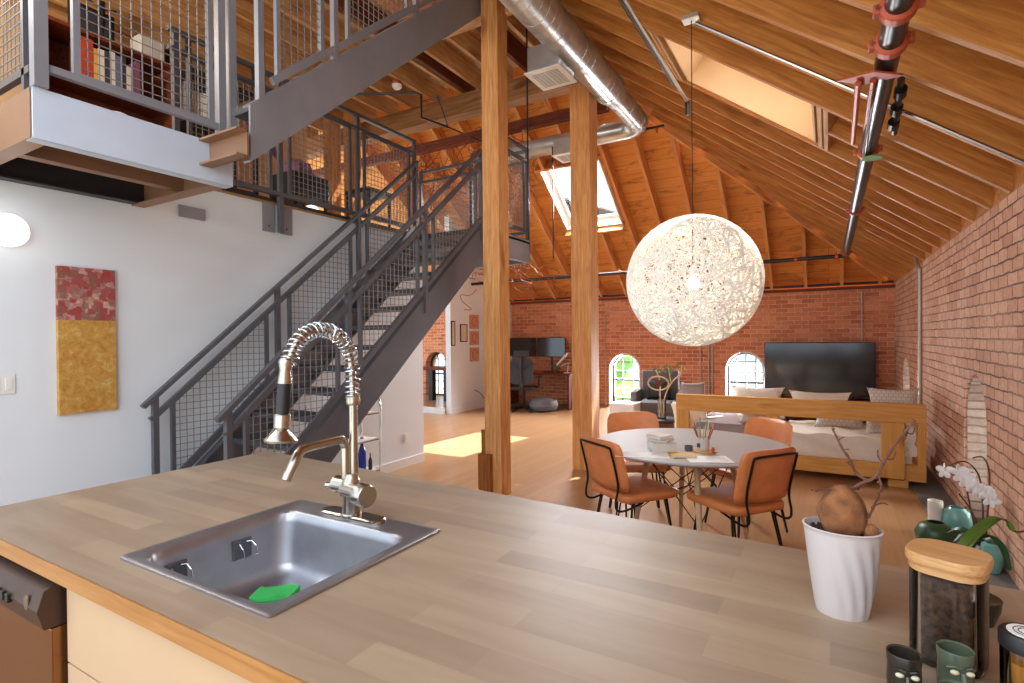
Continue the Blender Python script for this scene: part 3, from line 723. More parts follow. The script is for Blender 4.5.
def caddy(y, lab):
    k = thing('sink_hook', lab, 'hook', (-1.588, y, CZ - .06))
    bm = bmn(); add_box(bm, (-1.592, y - .03, CZ - .10), (-1.586, y + .03, CZ - .04)); obj('adhesive_plate', bm, 'steel', k, bevel=.002)
    bm = bmn(); add_tube(bm, [(-1.584, y - .012, CZ - .05), (-1.57, y - .02, CZ - .048), (-1.552, y - .022, CZ - .06), (-1.545, y - .022, CZ - .085), (-1.545, y + .022, CZ - .085), (-1.552, y + .022, CZ - .06), (-1.57, y + .02, CZ - .048), (-1.584, y + .012, CZ - .05)], .0022, 6); obj('wire_hook', bm, 'chrome', k)
caddy(.83, 'wire sink hook on a dark square plate, nearer the front of the basin')
caddy(1.03, 'wire sink hook on a dark square plate, nearer the tap')
bm = bmn(); add_box(bm, (-.06, -.038, 0), (.06, .038, .028)); bmesh.ops.subdivide_edges(bm, edges=bm.edges[:], cuts=3)
for v in bm.verts: v.co.z += .006 * math.sin(v.co.x * 60) * (v.co.z > .01); v.co.y += .004 * math.sin(v.co.x * 45)
o = obj('sponge', bm, 'sponge', None, Matrix.Translation((-1.43, 1.03, CZ - .195)) @ Matrix.Rotation(.5, 4, 'Z') @ Matrix.Rotation(-.04, 4, 'Y'), bevel=.004); tag(o, 'bright green sponge lying on the bottom of the sink', 'sponge')

# faucet
fx, fy = -1.335, 1.243
t = thing('kitchen_tap', 'tall brushed nickel spring neck tap behind the sink', 'tap', (fx, fy, CZ))
bm = bmn(); loft(bm, [[(x, y, z) for x, y in rrect(fx, fy + .005, .265, .062, .03, 7)] for z in (CZ + .006, CZ + .016)] + [[(x, y, CZ + .019) for x, y in rrect(fx, fy + .005, .257, .054, .027, 7)]], True, True); obj('deck_plate', bm, 'nickel', t)
bm = bmn(); add_lathe(bm, [(.034, .012), (.034, .02), (.030, .024), (.0275, .07), (.029, .075), (.029, .125), (.022, .14), (.019, .15)], 28, (fx, fy, CZ)); body = obj('valve_body', bm, 'nickel', t, smooth=True)
bm = bmn(); add_tube(bm, [(fx - .02, fy - .005, 1.013), (fx + .055, fy - .018, 1.013)], .027, 20); obj('valve_sleeve', bm, 'nickel', body, smooth=True)
bm = bmn(); add_tube(bm, [(fx + .05, fy - .018, 1.010), (fx + .056, fy - .019, 1.010), (fx + .095, fy - .026, 1.010), (fx + .10, fy - .027, 1.010)], [.028, .035, .036, .033], 26); obj('control_knob', bm, 'nickel', t, smooth=True)
bm = bmn(); add_tube(bm, [(fx + .012, fy, 1.02), (fx - .03, fy + .004, 1.02), (fx - .075, fy + .006, 1.02), (fx - .08, fy + .006, 1.02)], [.025, .026, .028, .023], 20); lv = obj('side_valve', bm, 'nickel', t, smooth=True)
bm = bmn(); add_tube(bm, [(fx - .08, fy + .005, 1.012), (fx - .11, fy + .004, 1.010), (fx - .118, fy + .004, 1.009)], [.010, .009, .011], 12); obj('lever', bm, 'nickel', lv, smooth=True)
bm = bmn(); add_tube(bm, [(fx + .004, fy + .008, 1.05), (fx + .004, fy + .008, 1.30)], .0135, 16); obj('riser_tube', bm, 'nickel', t, smooth=True)
bm = bmn(); add_lathe(bm, [(.020, 1.285), (.0225, 1.29), (.0225, 1.315), (.019, 1.32)], 20, (fx + .004, fy + .008, 0)); obj('collar', bm, 'nickel', t, smooth=True)
P = [(fx + .004, fy + .008, 1.30), (fx, fy + .008, 1.40)] + [tuple(p) for p in arc((fx, fy - .112, 1.41), .118, 0, 165, 14, (0, 1, 0), (0, 0, 1))] + [(fx, 1.006, 1.425)]
path = catmull(P, 8)
bm = bmn(); add_tube(bm, path, .0105, 10); obj('inner_hose', bm, 'nickel', t, smooth=True)
def coil(path, R, pitch, r):
    L = [0]
    for a, b in zip(path, path[1:]): L.append(L[-1] + (b - a).length)
    tot = L[-1]; n = int(tot / pitch * 18); out = []; j = 0
    for i in range(n + 1):
        s_ = tot * i / n
        while j < len(L) - 2 and L[j + 1] < s_: j += 1
        f = (s_ - L[j]) / max(1e-9, L[j + 1] - L[j]); p = path[j].lerp(path[j + 1], f)
        tg = (path[min(j + 2, len(path) - 1)] - path[max(j - 1, 0)]).normalized(); nx = V((1, 0, 0)); nb = tg.cross(nx).normalized(); a = 2 * PI * s_ / pitch
        out.append(p + (nx * math.cos(a) + nb * math.sin(a)) * R)
    return out
bm = bmn(); add_tube(bm, coil(path, .0225, .0165, .003), .0028, 5); obj('spring', bm, 'chrome', t, smooth=True)
dv = V((fx, .985, 1.20)) - V((fx, 1.006, 1.44)); dv.normalize(); p0 = V((fx, 1.006, 1.445))
def seg(a, ra, b, rb): pass
bm = bmn(); add_tube(bm, [p0, p0 + dv * .01, p0 + dv * .03, p0 + dv * .035, p0 + dv * .072], [.016, .021, .017, .016, .020], 20); obj('hose_joint', bm, 'nickel', t, smooth=True)
bm = bmn(); add_tube(bm, [p0 + dv * .07, p0 + dv * .073, p0 + dv * .155, p0 + dv * .158], [.016, .0195, .0195, .016], 20); obj('spray_grip', bm, 'black', t, smooth=True)
bm = bmn(); add_tube(bm, [p0 + dv * .156, p0 + dv * .16, p0 + dv * .195, p0 + dv * .2, p0 + dv * .225, p0 + dv * .23, p0 + dv * .236], [.018, .0225, .0225, .016, .042, .046, .044], 26); obj('spray_head', bm, 'nickel', t, smooth=True)
P = [(fx - .012, fy - .012, 1.05), (fx - .012, fy - .012, 1.15)] + [tuple(p) for p in arc((fx - .012, fy - .047, 1.145), .035, 10, 78, 5, (0, 1, 0), (0, 0, 1))] + [(fx - .01, 1.08, 1.176), (fx - .006, 1.05, 1.166), (fx, 1.028, 1.143), (fx, 1.008, 1.108)]
bm = bmn(); add_tube(bm, catmull(P, 5), .0145, 14); obj('filler_spout', bm, 'nickel', t, smooth=True)
bm = bmn(); add_tube(bm, [(fx, 1.012, 1.117), (fx, 1.001, 1.097)], .0158, 14); obj('spout_tip', bm, 'nickel', t, smooth=True)

# pot with a swollen stemmed plant
px_, py = .022, 1.33
t = thing('potted_plant', 'round brown bulb with bare budding branches in a white rippled oval pot', 'plant', (px_, py, CZ))
bm = bmn(); n = 96; rings = []
for j in range(25):
    z = .178 * j / 24; r = .048 + .0235 * (j / 24) ** .8; ring = []
    for k in range(n):
        a = 2 * PI * k / n; w = .0018 * math.sin(14 * a + 9 * (j / 24) ** 1.5) * max(0, math.sin(a * 1.0 + 2.3)) * min(1, j / 4) * min(1, (24 - j) / 5)
        ring.append(V((px_ + (r + w) * math.cos(a) * 1.0, py + (r + w) * math.sin(a) * .86, CZ + z + .0)))
    rings.append(ring)
for r_, z in ((.0738, .180), (.070, .182), (.067, .177), (.065, .15)): rings.append([V((px_ + r_ * math.cos(2 * PI * k / n), py + r_ * math.sin(2 * PI * k / n) * .86, CZ + z)) for k in range(n)])
loft(bm, rings, True, False); obj('pot', bm, 'pot_white', t, smooth=True, angle=60)
bm = bmn(); add_lathe(bm, [(.0665, .164), (.045, .170), (.0, .172)], 32, (px_, py, CZ), 1, .86)
for i in range(140):
    a = random.uniform(0, 2 * PI); r = .062 * math.sqrt(random.random()); c = V((px_ + r * math.cos(a), py + .86 * r * math.sin(a), CZ + .170)); q = random.uniform(.002, .0045)
    bmesh.ops.create_icosphere(bm, subdivisions=1, radius=q, matrix=Matrix.Translation(c))
obj('soil', bm, 'soil', t)['kind'] = 'stuff'
bm = bmn(); bmesh.ops.create_icosphere(bm, subdivisions=4, radius=1)
for v in bm.verts:
    c = v.co.copy(); w = 1 + .06 * math.sin(c.x * 5 + 1) * math.cos(c.z * 6) + .04 * math.sin(c.y * 9)
    top = .75 if c.z > 0 else 1
    v.co = V((px_ + .001 + c.x * .0455 * w * (1 - .22 * max(0, c.z)), py + c.y * .042 * w, CZ + .210 + c.z * .058))
obj('swollen_stem', bm, 'bulb_skin', t, smooth=True)
bm = bmn(); bmesh.ops.create_icosphere(bm, subdivisions=3, radius=.015, matrix=Matrix.Translation((px_ + .050, py - .012, CZ + .182))); obj('side_bulb', bm, 'bulb_skin', t, smooth=True)
def pxw(x, y, Y):                       # point on the plane at depth Y, used only to trace the branches at the pot's own distance
    d = R_ * ((x - 512) / Fpx) + U_ * ((341.5 - y) / Fpx) + F_; return V((0, 0, 1.5)) + d * (Y / d.y)
B = [([(838, 492), (850, 490), (862, 483), (875, 477), (884, 462), (893, 447), (905, 432), (915, 420)], .0042, 0),
     ([(868, 481), (856, 473), (850, 460), (842, 448), (836, 436), (832, 428)], .0034, .0),
     ([(838, 492), (826, 489), (815, 491)], .0028, -.02), ([(830, 496), (842, 488), (856, 487)], .0028, .02),
     ([(868, 518), (874, 506), (879, 494), (881, 484), (877, 474)], .0026, -.015), ([(874, 506), (882, 503), (888, 505)], .0016, -.01),
     ([(883, 464), (878, 456), (878, 450)], .0018, 0), ([(886, 459), (893, 459), (896, 452)], .0018, 0), ([(905, 432), (912, 434), (915, 428)], .0016, 0),
     ([(838, 440), (844, 437)], .0014, 0), ([(842, 450), (849, 449)], .0014, 0), ([(852, 466), (846, 462)], .0014, 0), ([(880, 490), (888, 488)], .0014, 0)]
bm = bmn()
for P, r, dy in B:
    pts = catmull([pxw(x, y, py + dy + .015 * math.sin(i * 1.7)) for i, (x, y) in enumerate(P)], 4)
    m = len(pts); add_tube(bm, pts, [r * (1 - .5 * i / m) * (1 + .18 * math.sin(i * 2.1)) for i in range(m)], 7)
for i in range(26):
    P, r, dy = random.choice(B[:5]); a = random.choice(P[1:]); c = pxw(a[0] + random.uniform(-3, 3), a[1] + random.uniform(-3, 3), py + dy)
    bmesh.ops.create_icosphere(bm, subdivisions=1, radius=random.uniform(.0018, .0034), matrix=Matrix.Translation(c))
obj('branches', bm, 'twig', t, smooth=True)

# glass canister
t = thing('glass_canister', 'wide glass canister of dark beans with a bamboo lid, right of the white pot', 'canister', (.20, 1.14, CZ))
jm = Matrix.Translation((.182, 1.222, CZ)) @ Matrix.Rotation(-.35, 4, 'Z')
def jr(w, h, r, z): return [(x, y, z * .95) for x, y in rrect(0, 0, w * .90, h * .86, r * .88, 8)]
bm = bmn(); loft(bm, [jr(.105, .105, .035, .0), jr(.116, .116, .04, .004), jr(.118, .118, .04, .012), jr(.118, .118, .04, .178), jr(.110, .110, .037, .178), jr(.110, .110, .037, .012), jr(.09, .09, .03, .010)], True, True); obj('jar', bm, 'jar_glass', t, jm, smooth=True)
bm = bmn(); loft(bm, [jr(.106, .106, .035, .013), jr(.1095, .1095, .0365, .02), jr(.1095, .1095, .0365, .155), jr(.10, .10, .033, .162), jr(.05, .05, .02, .165)], True, True); obj('beans', bm, 'beans', t, jm, smooth=True)['kind'] = 'stuff'
bm = bmn(); loft(bm, [jr(.112, .112, .038, .170), jr(.120, .120, .042, .172), jr(.120, .120, .042, .180), jr(.116, .116, .04, .182), jr(.116, .116, .04, .186), jr(.130, .130, .046, .188), jr(.132, .132, .047, .194), jr(.132, .132, .047, .202), jr(.128, .128, .045, .206)], True, True); obj('lid', bm, 'bamboo', t, jm, smooth=True, angle=30)
# face mugs
def mug(x, y, rz, mat, label, s=1., eyes='eye_cream'):
    k = thing('face_mug', label, 'mug', (x, y, CZ), rz, 'small glazed mugs moulded with faces')
    bm = bmn(); pr_ = [(.020, 0), (.0235, .004), (.025, .03), (.024, .055), (.0258, .074), (.0248, .076), (.0225, .074), (.0212, .05), (.020, .012), (0, .01)]
    add_lathe(bm, [(r * s, z * s) for r, z in pr_], 32)
    c = obj('cup', bm, mat, k, smooth=True, local=True)
    for sx in (-1, 1):
        bm = bmn(); bmesh.ops.create_uvsphere(bm, u_segments=12, v_segments=8, radius=1, matrix=Matrix.Translation((sx * .0105 * s, -.0228 * s, .047 * s)) @ Matrix.Diagonal((.0065 * s, .004 * s, .0042 * s, 1))); obj('eye', bm, eyes, k, smooth=True, local=True)
        bm = bmn(); add_tube(bm, [(sx * .003 * s, -.0262 * s, .055 * s), (sx * .011 * s, -.0255 * s, .057 * s), (sx * .019 * s, -.018 * s, .052 * s)], .0025 * s, 6); obj('brow', bm, mat, k, smooth=True, local=True)
    bm = bmn(); add_tube(bm, [(0, -.0255 * s, .048 * s), (0, -.030 * s, .036 * s)], [.003 * s, .0055 * s], 8); obj('nose', bm, mat, k, smooth=True, local=True)
    bm = bmn(); add_tube(bm, [(-.010 * s, -.0235 * s, .022 * s), (0, -.027 * s, .020 * s), (.010 * s, -.0235 * s, .022 * s)], .003 * s, 6); obj('mouth', bm, eyes, k, smooth=True, local=True)
    return k
mug(.1025, 1.065, .1, 'ceramic_dark', 'small dark glazed face mug at the front edge, left of the green mugs', .95)
mug(.175, 1.115, .25, 'ceramic_green', 'small grey green face mug in front of the bean canister', .98)
mug(.158, .995, .3, 'ceramic_green', 'grey green mug cut off by the lower picture edge', .92)
# honey jar
t = thing('honey_jar', 'round jar of amber honey with a black and white lid at the right edge', 'jar', (.262, 1.02, CZ))
bm = bmn(); add_lathe(bm, [(.030, 0), (.034, .006), (.034, .085), (.030, .095), (.028, .095), (.031, .085), (.031, .008), (0, .006)], 32, (.268, 1.135, CZ)); obj('glass', bm, 'jar_glass', t, smooth=True)
bm = bmn(); add_lathe(bm, [(.0, .0065), (.0305, .009), (.0305, .07), (0, .07)], 32, (.268, 1.135, CZ)); obj('honey', bm, 'honey', t, smooth=True)
bm = bmn(); add_lathe(bm, [(.033, .088), (.036, .09), (.036, .110), (.033, .114), (.0, .114)], 32, (.268, 1.135, CZ)); ld = obj('lid', bm, 'black', t, smooth=True)
bm = bmn(); add_lathe(bm, [(.026, .1141), (.026, .1152), (.0, .1152)], 28, (.268, 1.135, CZ)); obj('lid_label', bm, 'white_paint', ld)
bm = bmn()
for r in (.018, .012): add_tube(bm, [(.268 + r * math.cos(a * .35), 1.135 + r * math.sin(a * .35), CZ + .1156) for a in range(14)], .0007, 4)
obj('lid_print', bm, 'steel_dark', ld)

# ------------------------------------------------------------------ plants by the right wall
def vase(x, y, prof, mat, label, name='vase'):
    bm = bmn(); add_lathe(bm, prof, 28, (x, y, .013)); o = obj(name, bm, mat, smooth=True); tag(o, label, name, 'vases on the floor by the right wall' if name == 'vase' else None); return o
vase(.635, 4.72, [(.06, 0), (.11, .05), (.12, .10), (.095, .15), (.05, .175), (.045, .175), (.08, .14), (.0, .13)], 'leaf_dark', 'squat dark green vase on the floor by the right wall')
vase(.80, 5.02, [(.05, 0), (.08, .05), (.09, .12), (.075, .19), (.045, .22), (.04, .22), (.06, .19), (0, .17)], 'teal_glaze', 'rounded teal vase behind the squat dark green one')
vase(.68, 5.06, [(.04, 0), (.045, .02), (.047, .24), (.042, .24), (.04, .02), (0, .02)], 'cream_cloth', 'slim cream cylinder vase left of the rounded teal vase')
vase(.87, 4.40, [(.04, 0), (.055, .05), (.06, .12), (.05, .17), (.03, .18), (.03, .17), (0, .15)], 'teal_glaze', 'narrow teal vase close against the right brick wall')
t = thing('orchid', 'white flowering orchid with arching stems by the right arched window', 'orchid', (.84, 4.66, .013))
ox, oy = .85, 4.52
bm = bmn(); add_lathe(bm, [(.05, 0), (.065, .07), (.07, .13), (.065, .13), (.0, .11)], 24, (ox, oy, .013)); obj('pot', bm, 'pot_white', t, smooth=True)
bm = bmn()
stems = [[(ox, oy, .13), (ox, oy, .4), (ox - .02, oy, .58), (ox - .08, oy, .66), (ox - .15, oy, .64), (ox - .24, oy, .56)], [(ox + .01, oy, .13), (ox + .03, oy, .45), (ox + .03, oy, .62), (ox, oy, .70), (ox - .05, oy, .69)], [(ox, oy, .13), (ox - .05, oy, .33), (ox - .12, oy, .45)], [(ox - .02, oy, .13), (ox - .08, oy, .5), (ox - .05, oy, .6)]]
for S in stems: add_tube(bm, catmull(S, 6), .005, 6)
obj('stem', bm, 'twig', t, smooth=True)
def flower(c, r, i):
    bm = bmn()
    for k in range(5):
        a = 2 * PI * k / 5 + i; d = V((math.sin(a) * .75, -.25, math.cos(a))).normalized()
        bmesh.ops.create_uvsphere(bm, u_segments=8, v_segments=6, radius=1, matrix=Matrix.Translation(V(c) + d * r * .6) @ d.to_track_quat('X', 'Y').to_matrix().to_4x4() @ Matrix.Diagonal((r * .6, r * .45, r * .12, 1)))
    bmesh.ops.create_icosphere(bm, subdivisions=1, radius=r * .2, matrix=Matrix.Translation(V(c) + V((0, -r * .2, 0))))
    obj('blossom', bm, 'petal', t, smooth=True)
for i, c in enumerate([(-.20, .60), (-.125, .60), (-.11, .565), (-.085, .54), (-.055, .52), (-.03, .50), (0, .49), (.02, .47), (.035, .44), (-.09, .58)]): flower((ox + c[0], oy - .03, c[1]), .045, i)
for i, (a, l) in enumerate(((2.6, .2), (3.6, .18), (5, .16))):
    bm = bmn(); b0 = V((ox, oy, .14)); d = V((math.cos(a), math.sin(a), 0))
    add_tube(bm, catmull([b0, b0 + d * l * .5 + V((0, 0, .05)), b0 + d * l + V((0, 0, .01))], 5), [.006, .02, .025, .028, .03, .03, .028, .022, .012, .006, .002], 6); obj('leaf', bm, 'leaf_dark', t, smooth=True)
# strap leaf plant on the worktop
t = thing('strap_leaf_plant', 'plant with long arching green strap leaves behind the canister', 'plant', (.255, 1.42, CZ))
bm = bmn(); add_lathe(bm, [(.03, 0), (.04, .03), (.042, .05), (.038, .05), (0, .04)], 24, (.255, 1.42, CZ)); obj('pot', bm, 'ceramic_dark', t, smooth=True)
def strap(P, w, mat):
    bm = bmn(); pts = catmull(P, 7); n = len(pts); rows = []
    for i, p in enumerate(pts):
        a = (pts[min(i + 1, n - 1)] - pts[max(i - 1, 0)]).normalized(); sd = a.cross(V((0, 0, 1))); sd = sd.normalized() if sd.length > .01 else V((1, 0, 0)); up = sd.cross(a)
        ww = w * math.sin(PI * (.12 + .86 * i / n)) ** .6
        rows.append([bm.verts.new(p - sd * ww + up * ww * .3), bm.verts.new(p - up * .001), bm.verts.new(p + sd * ww + up * ww * .3)])
    for A, B_ in zip(rows, rows[1:]):
        for k in range(2): bm.faces.new((A[k], A[k + 1], B_[k + 1], B_[k]))
    bmesh.ops.solidify(bm, geom=bm.faces[:], thickness=.0025); return obj('leaf', bm, mat, t, smooth=True)
strap([pxw(952, 580, 1.42), pxw(962, 552, 1.43), pxw(977, 533, 1.46), pxw(995, 520, 1.5), pxw(1005, 520, 1.52)], .014, 'leaf'); strap([pxw(995, 519, 1.5), pxw(1006, 521, 1.52), pxw(1015, 532, 1.5), pxw(1035, 529, 1.46)], .006, 'leaf')
strap([pxw(970, 553, 1.42), pxw(975, 541, 1.46), pxw(990, 537, 1.48), pxw(1002, 548, 1.46), pxw(1010, 570, 1.42)], .008, 'leaf_dark')

# ------------------------------------------------------------------ dining table and chairs
tx, ty = -.85, 3.90
t = thing('dining_table', 'round white dining table on pale wooden legs with black wire bracing', 'table', (tx, ty, 0))
bm = bmn(); add_lathe(bm, [(.60, .712), (.645, .724), (.655, .732), (.655, .738), (.65, .741)], 72, (tx, ty, 0)); obj('tabletop', bm, 'table_white', t, smooth=True, angle=30)
bm = bmn(); add_lathe(bm, [(.2, .69), (.2, .712)], 32, (tx, ty, 0)); obj('mounting_plate', bm, 'black_metal', t)
legs = []
for a in (-68, 22, 112, 202):
    c, s_ = math.cos(math.radians(a)), math.sin(math.radians(a)); p0 = V((tx + c * .27, ty + s_ * .27, .71)); p1 = V((tx + c * .40, ty + s_ * .40, 0)); legs.append((p0, p1))
    bm = bmn(); add_tube(bm, [p0, p0.lerp(p1, .4), p1], [.021, .02, .012], 14); obj('leg', bm, 'pale_leg', t, smooth=True)
bm = bmn()
for i in range(4):
    a, b = legs[i], legs[(i + 1) % 4]
    add_tube(bm, [a[0].lerp(a[1], .1), b[0].lerp(b[1], .62)], .004, 6); add_tube(bm, [b[0].lerp(b[1], .1), a[0].lerp(a[1], .62)], .004, 6)
    add_tube(bm, [a[0].lerp(a[1], .02), V((tx, ty, .45)), legs[(i + 2) % 4][0].lerp(legs[(i + 2) % 4][1], .55)], .004, 6)
obj('wire_bracing', bm, 'black_metal', t, smooth=True)

def make_chair():
    """local: origin on the floor under the seat centre, facing -Y is the sitter's front... front is +Y"""
    k = thing('dining_chair', '', 'chair', (0, 0, 0), 0)
    bm = bmn(); rings = []
    for z, e in ((.425, -.012), (.432, 0), (.462, .004), (.474, -.004), (.480, -.03), (.482, -.12)):
        rings.append([(x * (1 + .06 * (y / .22)), y, z + .012 * (y > .1) * (z > .45) * 0 - .02 * max(0, -(y + .05))) for x, y in rrect(0, 0, .45 + 2 * e, .44 + 2 * e, .07 + max(-.04, e) * .5, 6)])
    loft(bm, rings, True, True); obj('seat', bm, 'leather', k, smooth=True, local=True, angle=60)
    # back: curved padded panel
    bm = bmn(); n, m = 14, 8; g = {}
    for sd in (0, 1):
        for i in range(n + 1):
            for j in range(m + 1):
                u, v = 2 * i / n - 1, j / m; h = .33; w = .225
                rr_ = 1 - .10 * abs(2 * v - 1) ** 6; x = u * w * rr_; curve = .045 * (1 - u * u); edge = (1 - u ** 6) * (1 - (2 * v - 1) ** 6); th = .036 * max(.12, edge) ** .5
                zz = .50 + v * h * (1 - .06 * abs(u) ** 5 * (v > .5)); y = -.20 - curve - .07 * v + (th / 2 if sd else -th / 2)
                g[(sd, i, j)] = bm.verts.new((x, y, zz))
    for i in range(n):
        for j in range(m):
            bm.faces.new((g[(0, i, j)], g[(0, i + 1, j)], g[(0, i + 1, j + 1)], g[(0, i, j + 1)])); bm.faces.new((g[(1, i, j)], g[(1, i, j + 1)], g[(1, i + 1, j + 1)], g[(1, i + 1, j)]))
    for i in range(n):
        for j in (0, m): bm.faces.new((g[(0, i, j)], g[(1, i, j)], g[(1, i + 1, j)], g[(0, i + 1, j)]))
    for j in range(m):
        for i in (0, n): bm.faces.new((g[(0, i, j)], g[(0, i, j + 1)], g[(1, i, j + 1)], g[(1, i, j)]))
    obj('backrest', bm, 'leather', k, smooth=True, local=True, angle=70)
    bm = bmn()
    P = [(.17, -.05, .41), (.17, -.20, .375), (.17, -.262, .39), (.17, -.272, .44), (.172, -.256, .55), (.172, -.308, .765), (.158, -.318, .790), (.10, -.332, .797), (0, -.339, .799)]
    P2 = catmull(P, 5); pts = [p.copy() for p in P2] + [V((-p.x, p.y, p.z)) for p in P2[::-1][1:]]
    add_tube(bm, pts, .0075, 8); obj('back_frame', bm, 'black_metal', k, smooth=True, local=True)
    bm = bmn(); add_tube(bm, [(.17, -.16, .415), (.17, .17, .415), (-.17, .17, .415), (-.17, -.16, .415)], .008, 8, closed=True); obj('seat_frame', bm, 'black_metal', k, smooth=True, local=True)
    for sx in (-1, 1):
        for sy in (-1, 1):
            bm = bmn(); tp = (sx * .17, sy * .14, .415); tp2 = (sx * .13, sy * .16, .415); ft = (sx * .215, sy * .20 - .01, .008)
            add_tube(bm, [tp, ft], .0075, 8); add_tube(bm, [tp2, (sx * .205, sy * .205 - .01, .008)], .0065, 8)
            bmesh.ops.create_uvsphere(bm, u_segments=10, v_segments=6, radius=.0085, matrix=Matrix.Translation((sx * .21, sy * .2025 - .01, .0085)))
            obj('leg', bm, 'black_metal', k, smooth=True, local=True)
    return k
ch0 = make_chair()
def facing(dx, dy): return math.atan2(dy, dx) - PI / 2
CH = [(-1.165, 3.62, facing(.56, .83), 'tan leather chair at the near left of the round table, back towards the worktop'),
      (-.52, 3.70, facing(-.80, .60), 'tan leather chair seen from behind at the near right of the table'),
      (-1.37, 4.40, facing(.46, -.88), 'tan leather chair on the far left of the table, beside the thick post'),
      (-.575, 4.53, facing(-.60, -.80), 'tan leather chair on the far right of the table, before the timber rail')]
for i, (x, y, r, lb) in enumerate(CH):
    if i == 0: ch0.location = (x, y, 0); ch0.rotation_euler = (0, 0, r); ch0['label'] = lb; ch0['group'] = 'tan leather chairs around the table'
    else: dup(ch0, (x, y, 0), r, lb, 'tan leather chairs around the table')
# things on the table
ZT = .741
def book(x, y, z, w, d, h, rz, cover, label, group='books stacked on the round table', page='paper'):
    k = thing('book', label, 'book', (x, y, z), rz, group)
    bm = bmn(); add_box(bm, (-w / 2, -d / 2, 0), (w / 2, d / 2, .003)); add_box(bm, (-w / 2, -d / 2, h - .003), (w / 2, d / 2, h)); add_box(bm, (-w / 2, -d / 2, 0), (-w / 2 + .003, d / 2, h)); obj('cover', bm, cover, k, local=True)
    bm = bmn(); add_box(bm, (-w / 2 + .0032, -d / 2 + .004, .0032), (w / 2 - .004, d / 2 - .004, h - .0032)); obj('pages', bm, page, k, local=True); return k
book(-.965, 3.60, ZT, .17, .15, .062, 1.15 + PI / 2 - .6, 'cream_book', 'thick cream book at the bottom of the stack on the round table')
book(-.965, 3.605, ZT + .0625, .155, .13, .014, 1.5, 'cream_book', 'thin cream book in the middle of the stack on the round table')
book(-.975, 3.61, ZT + .077, .13, .12, .022, 1.1, 'cream_cloth', 'small pale book on top of the stack on the round table')
book(-.80, 3.47, ZT + .001, .16, .11, .014, .4, 'yellow_book', 'yellowish notebook lying in front of the pencil cup', None)
t = thing('coaster', 'round wooden coaster under the pencil cup', 'coaster', (-.70, 3.66, ZT)); bm = bmn(); add_lathe(bm, [(.07, 0), (.074, .004), (.07, .008)], 32, (-.70, 3.68, ZT)); obj('disc', bm, 'pine', t)
t = thing('pencil_cup', 'cream cup crowded with coloured pencils on the round table', 'cup', (-.715, 3.69, ZT + .008))
bm = bmn(); add_lathe(bm, [(.036, 0), (.04, .004), (.04, .085), (.037, .085), (.036, .008), (0, .006)], 28, (-.715, 3.69, ZT + .008)); obj('cup', bm, 'pot_white', t, smooth=True)
bm = bmn(); add_box(bm, (-.745, 3.648, ZT + .03), (-.725, 3.654, ZT + .055)); obj('printed_mark', bm, 'dark_book', t)
pc = ['red_book', 'pink_art', 'yellow_book', 'cream_book', 'teal_glaze', 'red_book', 'pale_leg', 'yellow_book', 'pink_art', 'red_clamp', 'green_tag', 'cream_book', 'purple_book', 'pale_leg']
for i, c in enumerate(pc):
    a = i * 2.4; b0 = V((-.715 + .018 * math.cos(a), 3.69 + .018 * math.sin(a), ZT + .018)); b1 = b0 + V((.045 * math.cos(a + .3), .045 * math.sin(a + .3), random.uniform(.13, .175)))
    if i in (4, 10): b1 = b0 + V((.02 * (1 if i == 10 else -.2), .02, .20))
    k = thing('pencil', ['red', 'pink', 'yellow', 'cream', 'teal', 'dark red', 'plain wood', 'mustard', 'rose', 'orange', 'green', 'ivory', 'purple', 'natural wood'][i] + ' pencil standing in the cream cup', 'pencil', b0, 0, 'pencils in the cream cup')
    bm = bmn(); add_tube(bm, [b0, b1], .0038, 6); obj('shaft', bm, c, k); bm = bmn(); add_tube(bm, [b1, b1 + (b1 - b0).normalized() * .012], [.0038, .0006], 6); obj('tip', bm, 'pale_leg', k)
bm = bmn(); add_lathe(bm, [(.022, 0), (.026, .004), (.026, .034), (.023, .034), (.02, .008), (0, .007)], 20, (-.80, 3.66, ZT)); tag(obj('ink_pot', bm, 'steel', smooth=True), 'small dark glass pot left of the pencil cup', 'pot')
bm = bmn(); bmesh.ops.create_icosphere(bm, subdivisions=2, radius=.012, matrix=Matrix.Translation((-.645, 3.645, ZT + .02)) @ Matrix.Diagonal((1, 1, 1.7, 1))); tag(obj('red_figurine', bm, 'red_book', smooth=True), 'tiny red figure standing right of the pencil cup', 'figurine')
for i, (x, y, w, d, rz) in enumerate(((-1.02, 3.40, .36, .17, .32), (-.64, 3.46, .26, .18, .45))):
    bm = bmn(); add_box(bm, (-w / 2, -d / 2, 0), (w / 2, d / 2, .0012)); pp = obj('paper_sheet', bm, 'paper', None, Matrix.Translation((x, y, ZT + .0004)) @ Matrix.Rotation(rz, 4, 'Z'))
    tag(pp, 'white paper sheet at the %s near edge of the round table' % ('left' if i == 0 else 'right'), 'paper', 'papers on the round table')

